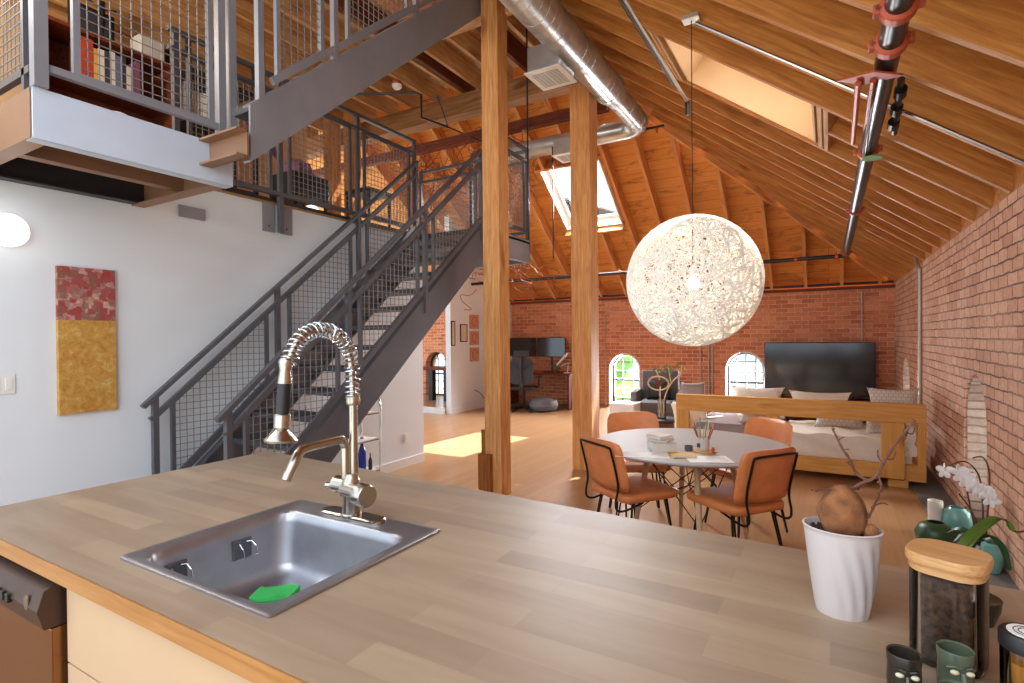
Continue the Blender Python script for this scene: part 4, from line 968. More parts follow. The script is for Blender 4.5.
# ------------------------------------------------------------------ globe lamp
gx, gy, gz, GRD = -.785, 3.75, 1.865, .435
t = thing('pendant_lamp', 'large white globe lamp of woven string hanging before the round table', 'lamp', (gx, gy, gz))
bm = bmn(); rnd = random.Random(3)
for i in range(250):
    ax = V((rnd.gauss(0, 1), rnd.gauss(0, 1), rnd.gauss(0, 1))).normalized(); off = rnd.uniform(-.55, .55); a = ax.orthogonal().normalized(); b = ax.cross(a); rr_ = GRD * math.sqrt(1 - off * off) + rnd.uniform(-.002, .002)
    pts = [V((gx, gy, gz)) + ax * off * GRD + (a * math.cos(2 * PI * k / 44) + b * math.sin(2 * PI * k / 44)) * rr_ for k in range(44)]
    hd = V((.02, -.80, .60)).normalized()
    keep = all((p - V((gx, gy, gz))).normalized().dot(hd) < .985 for p in pts)
    if keep: add_tube(bm, pts, rnd.uniform(.0016, .0026), 4, closed=True)
    else:
        run = []
        for p in pts + [None]:
            if p is not None and (p - V((gx, gy, gz))).normalized().dot(hd) < .985: run.append(p)
            else:
                if len(run) > 2: add_tube(bm, run, .002, 4)
                run = []
obj('woven_shade', bm, 'string_white', t)
bm = bmn(); uu = hd.orthogonal().normalized(); ww = hd.cross(uu); add_tube(bm, [V((gx, gy, gz)) + hd * GRD * .985 + (uu * math.cos(k * PI / 16) + ww * math.sin(k * PI / 16)) * GRD * .173 for k in range(32)], .004, 6, closed=True); obj('opening_rim', bm, 'string_white', t)
bm = bmn(); add_tube(bm, [(gx, gy, gz + .10), (gx, gy, 3.62)], .0035, 6); obj('cord', bm, 'black', t)
bm = bmn(); add_lathe(bm, [(.018, .02), (.022, .03), (.022, .09), (.01, .11)], 16, (gx, gy, gz)); obj('bulb_holder', bm, 'white_paint', t, smooth=True)
bm = bmn(); bmesh.ops.create_uvsphere(bm, u_segments=20, v_segments=12, radius=.042, matrix=Matrix.Translation((gx, gy, gz - .015))); obj('bulb', bm, 'bulb', t, smooth=True)
bm = bmn(); add_box(bm, (gx - .055, gy - .04, 3.60), (gx + .055, gy + .04, 3.635)); obj('ceiling_box', bm, 'conduit', t, bevel=.004)

# ------------------------------------------------------------------ pipes, ducts, conduits
t = thing('sprinkler_main', 'dark sprinkler main running under the right roof slope with red clamps', 'pipe', (.22, 4, 2.65))
X, Z = .215, 2.645
bm = bmn(); add_tube(bm, [(X, .4, Z), (X, 9.3, Z)], .044, 20); obj('pipe', bm, 'dark_pipe', t, smooth=True)
for y in (2.33, 2.60, 4.05, 5.9, 8.9):
    bm = bmn(); add_tube(bm, [(X, y - .03, Z), (X, y - .022, Z), (X, y + .022, Z), (X, y + .03, Z)], [.047, .060, .060, .047], 18)
    for sx in (-1, 1): add_box(bm, (X + sx * .058 - .018, y - .02, Z - .018), (X + sx * .058 + .018, y + .02, Z + .018))
    c = obj('coupling', bm, 'red_clamp', t, bevel=.003)
    for sx in (-1, 1):
        bm = bmn(); add_tube(bm, [(X + sx * .064, y - .034, Z), (X + sx * .064, y + .034, Z)], .008, 6); obj('bolt', bm, 'chrome', c)
bm = bmn(); add_box(bm, (-.075, -.10, -.004), (.075, .10, .004))
t2 = thing('pipe_hanger', 'red steel angle hanger with two rods beside the sprinkler main', 'hanger', (X - .09, 3.1, 2.72))
obj('plate', bm, 'red_clamp', t2, Matrix.Translation((.155, 2.82, 2.61)) @ Matrix.Rotation(.75, 4, 'Z') @ Matrix.Rotation(.25, 4, 'X'))
for dx in (-.035, .02):
    bm = bmn(); add_tube(bm, [(.15 + dx, 2.83, 2.60), (.165 + dx, 3.9, 2.66)], .013, 8); obj('rod', bm, 'red_clamp', t2, smooth=True)
bm = bmn(); add_tube(bm, [(.17, 2.93, 2.595), (.19, 4.0, 2.59)], .005, 6); obj('thin_rod', bm, 'chrome', t2)
bm = bmn(); add_tube(bm, [(.235, 4.03, 2.585), (.238, 4.03, 2.598)], .05, 18)
for v in bm.verts: pass
bm.free(); bm = bmn(); add_lathe(bm, [(.055, -.004), (.055, .004)], 18, (.235, 4.02, 2.585)); tag(obj('green_tag', bm, 'green_tag'), 'round green tag hanging at a coupling of the sprinkler main', 'tag')
t = thing('sprinkler_valve', 'small dark side valve on the sprinkler main above the green tag', 'valve', (.3, 3.3, 2.66))
bm = bmn(); add_tube(bm, [(.30, 3.15, 2.70), (.32, 3.7, 2.62)], .016, 10); obj('pipe', bm, 'dark_pipe', t, smooth=True)
for y in (3.25, 3.42, 3.58): bm = bmn(); add_tube(bm, [(.305, y - .03, 2.69 - (y - 3.2) * .14), (.307, y + .03, 2.68 - (y - 3.2) * .14)], .028, 10); obj('fitting', bm, 'black_metal', t, smooth=True)
t = thing('sprinkler_branch', 'black cross pipe running along the foot of the far roof slope', 'pipe', (-3, 9.3, 2.65))
bm = bmn(); add_tube(bm, [(.215, 9.3, 2.645), (-7.5, 9.3, 2.60)], .03, 12); obj('pipe', bm, 'dark_pipe', t, smooth=True)
for x in (-.43, -3.2, .1, -5.2): bm = bmn(); add_tube(bm, [(x, 9.3, 2.60), (x, 9.3, 2.72 if x > -4 else 3.0)], .008, 6); add_tube(bm, [(x - .02, 9.3, 2.64), (x + .02, 9.3, 2.64)], .036, 12); obj('hanger', bm, 'copper', t, smooth=True)
t = thing('sprinkler_branch', 'thin dark sprinkler pipe with red heads above the far skylight, behind the duct', 'pipe', (-3, 7.6, 4))
bm = bmn(); add_tube(bm, [(-1.9, 7.35, 4.33), (-4.9, 7.35, 4.30)], .018, 8); obj('pipe', bm, 'dark_pipe', t, smooth=True)
for x in (-2.0, -2.35, -3.7): bm = bmn(); add_lathe(bm, [(.02, 0), (.012, .03), (.022, .04), (.022, .06)], 10, (x, 7.35, 4.25)); obj('sprinkler_head', bm, 'red_clamp', t)
# emt conduit along a rafter
bm = bmn(); add_tube(bm, [on_R(.93, 3.72, -.02), on_R(-.74, 3.72, -.02)], .0115, 8); tag(obj('conduit', bm, 'chrome', smooth=True), 'bright metal conduit along a rafter, from the lamp box to the right wall', 'conduit')
t = thing('hanging_conduit', 'slanting dark conduit below the roof, left of the lamp cord', 'conduit', (-1.1, 4, 3.6))
bm = bmn(); add_tube(bm, [(-1.1, 2.9, 3.62), (-1.1, 5.05, 3.62)], .014, 8); obj('pipe', bm, 'conduit', t, smooth=True)
bm = bmn(); add_tube(bm, [(-1.135, 2.9, 3.64), (-1.135, 4.7, 3.64)], .014, 8); obj('pipe', bm, 'dark_pipe', t, smooth=True)
bm = bmn(); add_tube(bm, [(-1.1, 5.05, 3.62), (-1.1, 5.07, 3.60), (-1.1, 5.07, 3.50)], .02, 8); obj('end_fitting', bm, 'dark_pipe', t, smooth=True)
for i, (x, z0, z1) in enumerate(((.487, 1.38, 2.23), (-2.158, .0, 2.23), (-2.0, .0, 2.23), (-1.935, .0, 2.23), (-4.1, 1.9, 2.1))):
    if i == 4: P = [(x, YF - .02, .05), (x, YF - .02, 1.95), (x + .06, YF - .02, 2.02), (x + 1.7, YF - .02, 2.02)]
    else: P = [(x, YF - .02, z0), (x, YF - .02, z1)]
    bm = bmn(); add_tube(bm, P, .012, 8); tag(obj('conduit', bm, 'conduit', smooth=True), ['thin pale conduit running down to the top of the television', 'thin conduit on the end wall, leftmost of the three between the windows', 'thin conduit on the end wall, middle of the three between the windows', 'thin conduit on the end wall, rightmost of the three between the windows', 'thin conduit bending along the end wall beside the thick post'][i], 'conduit', 'conduits on the far brick wall')
bm = bmn(); add_tube(bm, catmull([(.90, 8.1, 2.42), (.915, 8.0, 2.30), (.93, 7.95, 2.22), (.93, 7.95, 2.1), (.93, 7.95, .3)], 5), .022, 10); tag(obj('conduit', bm, 'conduit', smooth=True), 'pale conduit bending down the right brick wall near the corner', 'conduit')
bm = bmn(); add_tube(bm, [(-7, YF - .03, 2.34), (XR - .02, YF - .03, 2.36)], .022, 10); tag(obj('wall_pipe', bm, 'steel_dark', smooth=True), 'dark pipe along the top of the far brick wall', 'pipe')
# duct
t = thing('spiral_duct', 'shiny spiral air duct turning under the roof with two square grilles', 'duct', (-2.15, 5, 4.25))
dx_, dz = -2.09, 4.24
def spiral(bm, pts, r, pitch=.11):
    add_tube(bm, pts, r, 32)
    path_ = [V(p) for p in pts]; 
    for a, b in zip(path_, path_[1:]):
        L = (b - a).length; d = (b - a).normalized()
        if abs(d.z) > .9 or L < pitch: continue
        n = int(L / pitch * 20); u = d.orthogonal().normalized(); w = d.cross(u)
        add_tube(bm, [a + d * (L * k / n) + (u * math.cos(2 * PI * k / 20) + w * math.sin(2 * PI * k / 20)) * r for k in range(n + 1)], .0035, 4)
bm = bmn(); spiral(bm, [(dx_, 1.2, dz), (dx_, 5.75, dz)], .165); obj('wide_duct', bm, 'galvanized', t, smooth=True)
bm = bmn(); add_tube(bm, [(dx_, 5.7, dz), (dx_, 5.76, dz), (dx_, 5.95, dz), (dx_, 6.0, dz)], [.172, .172, .135, .135], 32); obj('reducer', bm, 'galvanized', t, smooth=True)
bm = bmn(); spiral(bm, [(dx_, 5.9, dz), (dx_, 6.75, dz)], .128); obj('narrow_duct', bm, 'galvanized', t, smooth=True)
bm = bmn(); add_tube(bm, [tuple(p) for p in arc((dx_ - .25, 6.75, dz), .25, 0, 90, 8, (1, 0, 0), (0, 1, 0))], .132, 32); obj('elbow', bm, 'galvanized', t, smooth=True)
bm = bmn(); spiral(bm, [(dx_ - .25, 7.0, dz), (-4.6, 7.0, dz)], .125); obj('cross_duct', bm, 'galvanized', t, smooth=True)
for cxx, cyy, w, zb, nm in ((-2.30, 4.72, .16, 4.0, 0), (-3.15, 6.98, .14, 4.02, 1)):
    bm = bmn(); add_box(bm, (cxx - w, cyy - w - .02, zb), (cxx + w, cyy + w + .02, dz)); bx = obj('branch_box', bm, 'galvanized', t)
    bm = bmn(); a, b = w + .025, w + .045; loft(bm, [[(cxx - a, cyy - b, zb - .012), (cxx + a, cyy - b, zb - .012), (cxx + a, cyy + b, zb - .012), (cxx - a, cyy + b, zb - .012)], [(cxx - a, cyy - b, zb), (cxx + a, cyy - b, zb), (cxx + a, cyy + b, zb), (cxx - a, cyy + b, zb)]], True, True); obj('grille', bm, 'grille_white', bx)
    bm = bmn(); k = 12
    for i in range(k):
        y = cyy - w * .85 + 2 * w * .85 * i / (k - 1)
        for sx in (-1, 1): add_box(bm, (cxx + (0.004 if sx > 0 else -w * .85), y - .004, zb - .0135), (cxx + (w * .85 if sx > 0 else -.004), y + .004, zb - .0118))
    obj('grille_slots', bm, 'grille_dark', bx)
t = thing('smoke_alarm', 'white smoke detector on a red box under the joists beside the upper stair', 'alarm', (-4.45, 4.93, 4.5))
bm = bmn(); add_lathe(bm, [(.05, 0), (.05, .04)], 18, (-4.45, 4.93, 4.53)); obj('base', bm, 'red_clamp', t)
bm = bmn(); add_lathe(bm, [(.0, -.05), (.035, -.048), (.055, -.03), (.06, 0)], 22, (-4.45, 4.93, 4.53)); obj('cover', bm, 'white_paint', t, smooth=True)
t = thing('sprinkler_pipe', 'thin dark sprinkler line dropping below the joists by the smoke detector', 'pipe', (-4.2, 5, 4.4))
bm = bmn(); add_tube(bm, [(-5.4, 4.6, 4.5), (-4.35, 5.15, 4.5), (-4.3, 5.2, 4.48), (-4.3, 5.2, 4.2), (-4.05, 5.4, 4.1)], .014, 8); obj('pipe', bm, 'dark_pipe', t, smooth=True)
bm = bmn(); add_tube(bm, [(-4.3, 5.2, 4.4), (-4.05, 5.2, 4.4), (-4.05, 5.4, 4.1), (-3.6, 6.6, 3.95)], .009, 6); obj('branch', bm, 'dark_pipe', t, smooth=True)
for x, y, z0, z1, lb in ((-2.66, 4.9, 2.5, 4.7, 'thin dark rod hanging right of the near timber post, nearer one'), (-3.35, 6.9, 2.6, 4.3, 'thin dark rod hanging between the two posts, farther one')):
    bm = bmn(); add_tube(bm, [(x, y, z0), (x, y, z1)], .009, 6); tag(obj('hanging_rod', bm, 'dark_pipe', smooth=True), lb, 'rod')

# ------------------------------------------------------------------ white wall things
bm = bmn(); add_box(bm, (-.015, -.1625, -.477), (.015, .1625, .477)); o = obj('painting', bm, 'painting', None, Matrix.Translation((XW + .018, 1.678, 1.506)), bevel=.002)
tag(o, 'tall abstract painting, red patchwork over gold, on the white wall', 'painting')
t = thing('wall_lamp', 'white disc shaped wall lamp at the left picture edge', 'lamp', (XW, 1.30, 2.17))
bm = bmn(); add_lathe(bm, [(.095, 0), (.095, .015)], 32); 
for v in bm.verts: v.co = V((XW + .001 + v.co.z, 1.285 + v.co.x, 2.17 + v.co.y))
obj('base', bm, 'white_paint', t)
bm = bmn(); add_lathe(bm, [(.10, .015), (.10, .03), (.085, .06), (.05, .08), (0, .088)], 32)
for v in bm.verts: v.co = V((XW + .001 + v.co.z, 1.285 + v.co.x, 2.17 + v.co.y))
obj('diffuser', bm, 'sconce', t, smooth=True)
def switch(y, z, w, h, n, label, X0=XW):
    k = thing('light_switch', label, 'switch', (X0, y, z)); bm = bmn(); add_box(bm, (X0 + .001, y - w / 2, z - h / 2), (X0 + .007, y + w / 2, z + h / 2)); obj('plate', bm, 'white_paint', k, bevel=.002)
    for i in range(n): yy = y - w / 2 + w * (i + .5) / n; bm = bmn(); add_box(bm, (X0 + .007, yy - .016, z - .033), (X0 + .011, yy + .016, z + .033)); obj('rocker', bm, 'white_paint', k, bevel=.001)
switch(1.25, 1.245, .12, .12, 2, 'white double light switch low at the left of the painting')
switch(4.82, .33, .07, .115, 1, 'white outlet plate low on the white wall past the stair')
# pictures on the desk side wall
def frame_pic(y0, y1, z0, z1, fmat, art, label, bw=.02):
    k = thing('picture_frame', label, 'picture', (XB, (y0 + y1) / 2, (z0 + z1) / 2)); X0 = XB
    bm = bmn(); m_ = frame_m((X0 + .02, 0, 0), (0, 1, 0), (0, 0, 1)); add_poly(bm, [(y0, z0), (y1, z0), (y1, z1), (y0, z1)], [[(y0 + bw, z0 + bw), (y1 - bw, z0 + bw), (y1 - bw, z1 - bw), (y0 + bw, z1 - bw)]], .019); obj('frame', bm, fmat, k, m_)
    bm = bmn(); add_box(bm, (X0 + .002, y0 + bw, z0 + bw), (X0 + .014, y1 - bw, z1 - bw)); obj('print', bm, art, k); return k
frame_pic(8.56, 8.68, 1.34, 1.83, 'black', 'art_paper', 'narrow black framed print at the near end of the far white wall')
frame_pic(8.86, 9.10, 1.41, 1.77, 'black', 'art_paper', 'black framed print beside the pink panels on the far white wall')
for i, (z0, z1) in enumerate(((1.68, 1.97), (1.34, 1.63), (1.0, 1.29))):
    k = frame_pic(9.20, 9.52, z0, z1, 'pink_art', 'pink_art', '%s of the three pink square panels on the far white wall' % ('topmost', 'middle', 'lowest')[i], .015); k['group'] = 'pink square panels'
    bm = bmn(); c0 = ((z0 + z1) / 2); add_tube(bm, [(XB + .017, 9.36 + .09 * math.cos(a * .4), c0 + .1 * math.sin(a * .4)) for a in range(15)], .006, 6); obj('drawn_ring', bm, 'red_clamp', k)
bm = bmn(); add_tube(bm, catmull([(XB + .01, 9.35, .40), (XB + .04, 9.5, .33), (XB + .05, 9.75, .15), (XB + .05, 10.1, .02), (XB + .3, 10.4, .02)], 5), .007, 6); tag(obj('cable', bm, 'steel_dark', smooth=True), 'grey cable drooping from the outlet on the far white wall', 'cable')
# metal cart under the stair with bottles
t = thing('bar_cart', 'slim chrome bar cart standing under the stair by the white wall', 'cart', (-3.95, 3.6, 0))
for x in (-4.12, -3.86):
    bm = bmn(); add_tube(bm, catmull([(x, 3.96, 0.02), (x, 3.98, .8), (x, 3.94, .90), (x, 3.83, .93)], 5), .010, 8); add_tube(bm, [(x, 3.30, .02), (x, 3.30, .9)], .010, 8)
    for z in (.19, .50, .76): add_tube(bm, [(x, 3.30, z), (x, 3.97, z)], .007, 6)
    obj('side_frame', bm, 'chrome', t, smooth=True)
for z in (.19, .50, .76): bm = bmn(); add_box(bm, (-4.12, 3.32, z), (-3.86, 3.96, z + .012)); obj('shelf', bm, 'white_paint', t)
def bottle(x, y, z, s_, mat, label):
    k = thing('bottle', label, 'bottle', (x, y, z), 0, 'bottles on the bar cart')
    bm = bmn(); add_lathe(bm, [(.03 * s_, 0), (.038 * s_, .01), (.038 * s_, .17 * s_), (.028 * s_, .21 * s_), (.013 * s_, .25 * s_), (.013 * s_, .3 * s_)], 20, (x, y, z)); obj('glass', bm, mat, k, smooth=True)
    bm = bmn(); add_lathe(bm, [(.016 * s_, .295 * s_), (.016 * s_, .33 * s_)], 14, (x, y, z)); obj('cap', bm, 'steel_light', k)
bottle(-3.97, 3.84, .203, 1.0, 'cobalt', 'cobalt blue bottle on the low shelf of the bar cart')
bottle(-4.0, 3.74, .203, .7, 'black', 'small black bottle left of the blue bottle on the cart')
bottle(-3.92, 3.90, .203, .5, 'black', 'small dark bottle right of the blue bottle on the cart')
t = thing('fruit_basket', 'wire basket of yellow green fruit on the top shelf of the bar cart', 'basket', (-3.98, 3.82, .772))
bm = bmn()
for r, z in ((.07, .01), (.09, .05), (.1, .09)): add_tube(bm, [(-3.98 + r * math.cos(a * PI / 10), 3.82 + r * math.sin(a * PI / 10), .775 + z) for a in range(20)], .003, 5, closed=True)
obj('wire_bowl', bm, 'chrome', t)
for i, (a, b, c) in enumerate(((0, 0, .06), (.05, .02, .05), (-.04, .03, .05), (0, -.045, .05), (.02, .01, .1))):
    bm = bmn(); bmesh.ops.create_icosphere(bm, subdivisions=2, radius=.032, matrix=Matrix.Translation((-3.98 + a, 3.82 + b, .772 + c))); tag(obj('lemon', bm, 'yellow_book', smooth=True), 'yellow green fruit in the wire basket on the bar cart', 'fruit', 'fruit in the wire basket')

# ------------------------------------------------------------------ far end furniture
t = thing('television', 'large flat television in front of the far brick wall', 'television', (-.17, 10.7, .9))
bm = bmn(); add_box(bm, (-1.0, 10.66, .44), (.66, 10.71, 1.36)); obj('housing', bm, 'black', t, bevel=.004)
bm = bmn(); add_box(bm, (-.988, 10.655, .455), (.648, 10.661, 1.348)); obj('screen', bm, 'screen', t)
for x in (-.7, .35): bm = bmn(); add_box(bm, (x - .02, 10.58, .40), (x + .02, 10.80, .415)); add_box(bm, (x - .02, 10.67, .41), (x + .02, 10.70, .45)); obj('foot', bm, 'black', t)
t = thing('tv_console', 'low dark cabinet carrying the television', 'cabinet', (-.1, 10.6, 0))
bm = bmn(); add_box(bm, (-1.1, 10.4, .06), (.75, 10.86, .40)); obj('body', bm, 'dark_joist', t, bevel=.004)
for i in range(3): bm = bmn(); add_box(bm, (-1.09 + i * .615, 10.385, .08), (-.49 + i * .615, 10.402, .38)); obj('door', bm, 'dark_joist', t, bevel=.003)
for x in (-1.05, .7):
    for y in (10.45, 10.8): bm = bmn(); add_box(bm, (x - .02, y - .02, 0), (x + .02, y + .02, .07)); obj('leg', bm, 'black', t)
# timber daybed
t = thing('timber_daybed', 'chunky pine daybed frame with a long top rail behind the dining table', 'daybed', (-.3, 6.5, 0))
def lumber(name, lo, hi, ax=0, mat='pine'):
    lo, hi = V(lo), V(hi); c = (lo + hi) / 2; d = hi - lo; p0, p1 = c.copy(), c.copy(); p0[ax] = lo[ax]; p1[ax] = hi[ax]
    if ax == 0: w, h, up = d.y, d.z, (0, 0, 1)
    elif ax == 2: w, h, up = d.x, d.y, (0, 1, 0)
    else: w, h, up = d.x, d.z, (0, 0, 1)
    return beam(name, p0, p1, w, h, mat, t, up, bevel=.004)
lumber('top_rail', (-1.55, 6.44, .63), (.80, 6.53, .815))
lumber('post', (.44, 6.395, .09), (.625, 6.438, .63), 2)
lumber('post', (-.60, 6.45, .13), (-.46, 6.52, .63), 2)
lumber('post', (.735, 6.44, .22), (.80, 6.53, .63), 2)
lumber('post', (-1.55, 6.45, .0), (-1.41, 6.52, .63), 2)
lumber('bottom_rail', (-1.40, 6.44, .07), (.44, 6.50, .22))
lumber('bottom_rail', (.625, 6.44, .07), (.80, 6.53, .22))
lumber('foot', (.50, 6.45, 0), (.66, 6.56, .07), 0)
lumber('foot', (-1.2, 6.45, 0), (-1.04, 6.56, .07), 0)
lumber('foot', (.50, 7.45, 0), (.66, 7.56, .07), 0); lumber('foot', (-1.2, 7.45, 0), (-1.04, 7.56, .07), 0)
lumber('side_rail', (.735, 6.54, .07), (.80, 7.6, .22), 1); lumber('back_rail', (-1.40, 7.52, .07), (.73, 7.6, .22))
bm = bmn(); add_box(bm, (-1.4, 6.5, .17), (.73, 7.52, .21)); obj('slatted_base', bm, 'pine', t)
bm = bmn(); nx, ny = 60, 20; add_box(bm, (-.42, 6.56, .212), (.70, 7.5, .45)); bmesh.ops.subdivide_edges(bm, edges=bm.edges[:], cuts=20, use_grid_fill=True)
for v in bm.verts: v.co.y += .012 * math.sin(v.co.x * 11 + v.co.z * 30) ; v.co.z += .010 * math.sin(v.co.x * 17 + v.co.y * 9) * (v.co.z > .4); v.co.y -= (.45 - v.co.z) * .06 * (v.co.y < 6.7)
o = obj('white_blanket', bm, 'cream_cloth', smooth=True, angle=50); tag(o, 'cream sheet draped over the mattress of the timber daybed', 'blanket')
bm = bmn(); add_box(bm, (-1.36, 6.56, .212), (-.46, 7.5, .50)); o = obj('grey_mattress', bm, 'mauve_cloth', bevel=.05, smooth=True); tag(o, 'grey upholstered cushion block on the left half of the daybed', 'cushion')
def pillow(x, y, z, w, h, th, tilt, rz, mat, label, group='pillows on the daybed'):
    m_ = Matrix.Translation((x, y, z)) @ Matrix.Rotation(rz, 4, 'Z') @ Matrix.Rotation(tilt, 4, 'X'); bm = bmn(); cushion(bm, w, h, th); o = obj('pillow', bm, mat, None, m_, smooth=True, angle=80); tag(o, label, 'pillow', group)
pillow(.62, 7.38, .72, .50, .36, .13, 1.25, .05, 'check_cloth', 'checked pillow standing upright in the right corner of the daybed')
pillow(.10, 7.18, .56, .52, .34, .13, 1.0, .0, 'check_cloth', 'checked pillow lying low behind the rail, middle of the daybed')
pillow(.52, 6.95, .54, .42, .30, .13, 1.0, .15, 'check_cloth', 'checked pillow just left of the wide rail post')
pillow(-.10, 7.40, .68, .66, .30, .12, 1.2, 0, 'cream_cloth', 'plain cream pillow peeping over the rail before the television')
pillow(-.78, 7.35, .70, .62, .34, .14, 1.15, -.1, 'cream_cloth', 'long cream pillow showing over the rail below the right arched window')
pillow(-1.50, 7.15, .76, .34, .30, .12, 1.3, .5, 'mauve_cloth', 'pale pointed pillow rising over the left end of the rail')
pillow(-1.45, 6.75, .50, .46, .44, .16, 1.1, .5, 'cream_cloth', 'rumpled cream pillow under the left end of the rail')
pillow(-.72, 6.62, .60, .34, .22, .12, 1.2, 0, 'check_cloth', 'patterned pillow under the rail beside the middle post')
bm = bmn(); add_box(bm, (.655, 6.50, .30), (.725, 6.56, .60)); bmesh.ops.subdivide_edges(bm, edges=bm.edges[:], cuts=4, use_grid_fill=True)
for v in bm.verts: v.co.x += .02 * math.sin(v.co.z * 40); v.co.x = .69 + (v.co.x - .69) * (.5 + 1.0 * (.60 - v.co.z) / .3)
tag(obj('hanging_cloth', bm, 'cream_cloth', smooth=True), 'pale cloth hanging at the right end post of the daybed', 'cloth')
# armchair, side table, branches
t = thing('armchair', 'grey armchair with pale frame beside the left arched window', 'armchair', (-2.3, 9.0, 0))
am = Matrix.Translation((-2.42, 8.9, 0)) @ Matrix.Rotation(.15, 4, 'Z')
for nm, lo, hi in (('seat_cushion', (-.28, -.33, .26), (.28, .25, .44)), ('back_cushion', (-.30, .18, .40), (.30, .36, .92)), ('base', (-.32, -.34, .14), (.32, .34, .26))):
    bm = bmn(); add_box(bm, lo, hi); obj(nm, bm, 'grey_cloth', t, am, bevel=.04, smooth=True)
for sx in (-1, 1):
    bm = bmn(); add_box(bm, (sx * .36 - .05, -.34, .14), (sx * .36 + .05, .34, .60)); obj('arm', bm, 'grey_cloth', t, am, bevel=.03, smooth=True)
    for y in (-.3, .3): bm = bmn(); add_tube(bm, [(sx * .33, y, 0), (sx * .33, y, .14)], .018, 10); obj('leg', bm, 'pale_leg', t, am)
m_ = am @ Matrix.Translation((0, .10, .60)) @ Matrix.Rotation(1.3, 4, 'X'); bm = bmn(); cushion(bm, .4, .34, .13); tag(obj('pillow', bm, 'black', None, m_, smooth=True), 'black pillow leaning in the grey armchair', 'pillow')
t = thing('side_table', 'small dark round side table under the branch vase behind the dining chairs', 'table', (-1.78, 6.4, 0))
sx_, sy_ = -1.84, 6.9
bm = bmn(); add_lathe(bm, [(.20, .42), (.21, .43), (.21, .445), (.20, .45)], 32, (sx_, sy_, 0)); obj('table_top', bm, 'steel_dark', t)
bm = bmn(); add_lathe(bm, [(.14, 0), (.15, .02), (.15, .40), (.14, .42)], 28, (sx_, sy_, 0)); obj('drum', bm, 'twig', t)
t = thing('branch_vase', 'glass vase with two tall budding branches and an eye shaped ring', 'vase', (sx_, sy_, .45))
bm = bmn(); add_lathe(bm, [(.05, 0), (.055, .01), (.055, .24), (.052, .24), (.05, .015), (0, .012)], 20, (sx_, sy_, .45)); obj('vase', bm, 'jar_glass', t, smooth=True)
bm = bmn()
add_tube(bm, catmull([(sx_, sy_, .46), (sx_ - .02, sy_, .75), (sx_ - .02, sy_, .92), (sx_ - .08, sy_, 1.08)], 5), .010, 6); add_tube(bm, catmull([(sx_ + .02, sy_, .46), (sx_ + .04, sy_, .72), (sx_ + .14, sy_ - .02, .92), (sx_ + .24, sy_, 1.02), (sx_ + .25, sy_, 1.12)], 5), .009, 6); add_tube(bm, [(sx_ + .12, sy_, .90), (sx_ + .09, sy_, 1.08)], .006, 5)
obj('branches', bm, 'pale_leg', t, smooth=True)
bm = bmn()
for i in range(16):
    a = random.choice([(-.08, 1.08), (.25, 1.1), (.09, 1.08), (.12, 1.0)]); c = V((sx_ + a[0] + random.uniform(-.05, .05), sy_ + random.uniform(-.04, .04), a[1] + random.uniform(-.05, .06)))
    bmesh.ops.create_icosphere(bm, subdivisions=1, radius=.018, matrix=Matrix.Translation(c) @ Matrix.Diagonal((1, .5, 1.3, 1)))
obj('buds', bm, 'leaf', t)
t = thing('eye_ornament', 'oval wire ornament with a dark pupil hung on the branches before the armchair', 'ornament', (sx_, sy_ - .08, .9))
bm = bmn(); add_tube(bm, [(sx_ - .02 + .13 * math.cos(a * PI / 14), sy_ - .08, .90 + .085 * math.sin(a * PI / 14)) for a in range(28)], .010, 8, closed=True); obj('ring', bm, 'pale_leg', t, smooth=True)
bm = bmn(); bmesh.ops.create_uvsphere(bm, u_segments=16, v_segments=10, radius=.045, matrix=Matrix.Translation((sx_ - .02, sy_ - .08, .90)) @ Matrix.Diagonal((1, .3, 1, 1))); obj('pupil', bm, 'dark_joist', t, smooth=True)
bm = bmn(); add_box(bm, (-3.02, 8.2, 0), (-2.62, 8.6, .44)); tag(obj('white_box', bm, 'white_paint', bevel=.01), 'low white box in front of the left arched window', 'box')
# desk corner
t = thing('desk', 'dark desk along the end wall under the monitors', 'desk', (-5.3, 10.4, 0))
bm = bmn(); add_box(bm, (-6.25, 10.1, .70), (-4.55, 10.85, .735)); obj('desk_top', bm, 'dark_joist', t, bevel=.003)
for x in (-6.2, -4.60): bm = bmn(); add_box(bm, (x - .02, 10.12, 0), (x + .02, 10.83, .70)); obj('side_panel', bm, 'dark_joist', t)
for x, lb in ((-5.99, 'left wide monitor on the desk, partly behind the near post'), (-5.27, 'right wide monitor above the desk chair')):
    k = thing('monitor', lb, 'monitor', (x, 10.7, .735), 0, 'two monitors on the desk')
    bm = bmn(); add_box(bm, (x - .34, 10.70, 1.06), (x + .34, 10.73, 1.48)); obj('housing', bm, 'black', k, bevel=.004); bm = bmn(); add_box(bm, (x - .33, 10.696, 1.07), (x + .33, 10.701, 1.47)); obj('screen', bm, 'screen', k)
    bm = bmn(); add_box(bm, (x - .12, 10.66, .737), (x + .12, 10.82, .747)); add_box(bm, (x - .02, 10.73, .745), (x + .02, 10.75, 1.2)); obj('stand', bm, 'black', k)
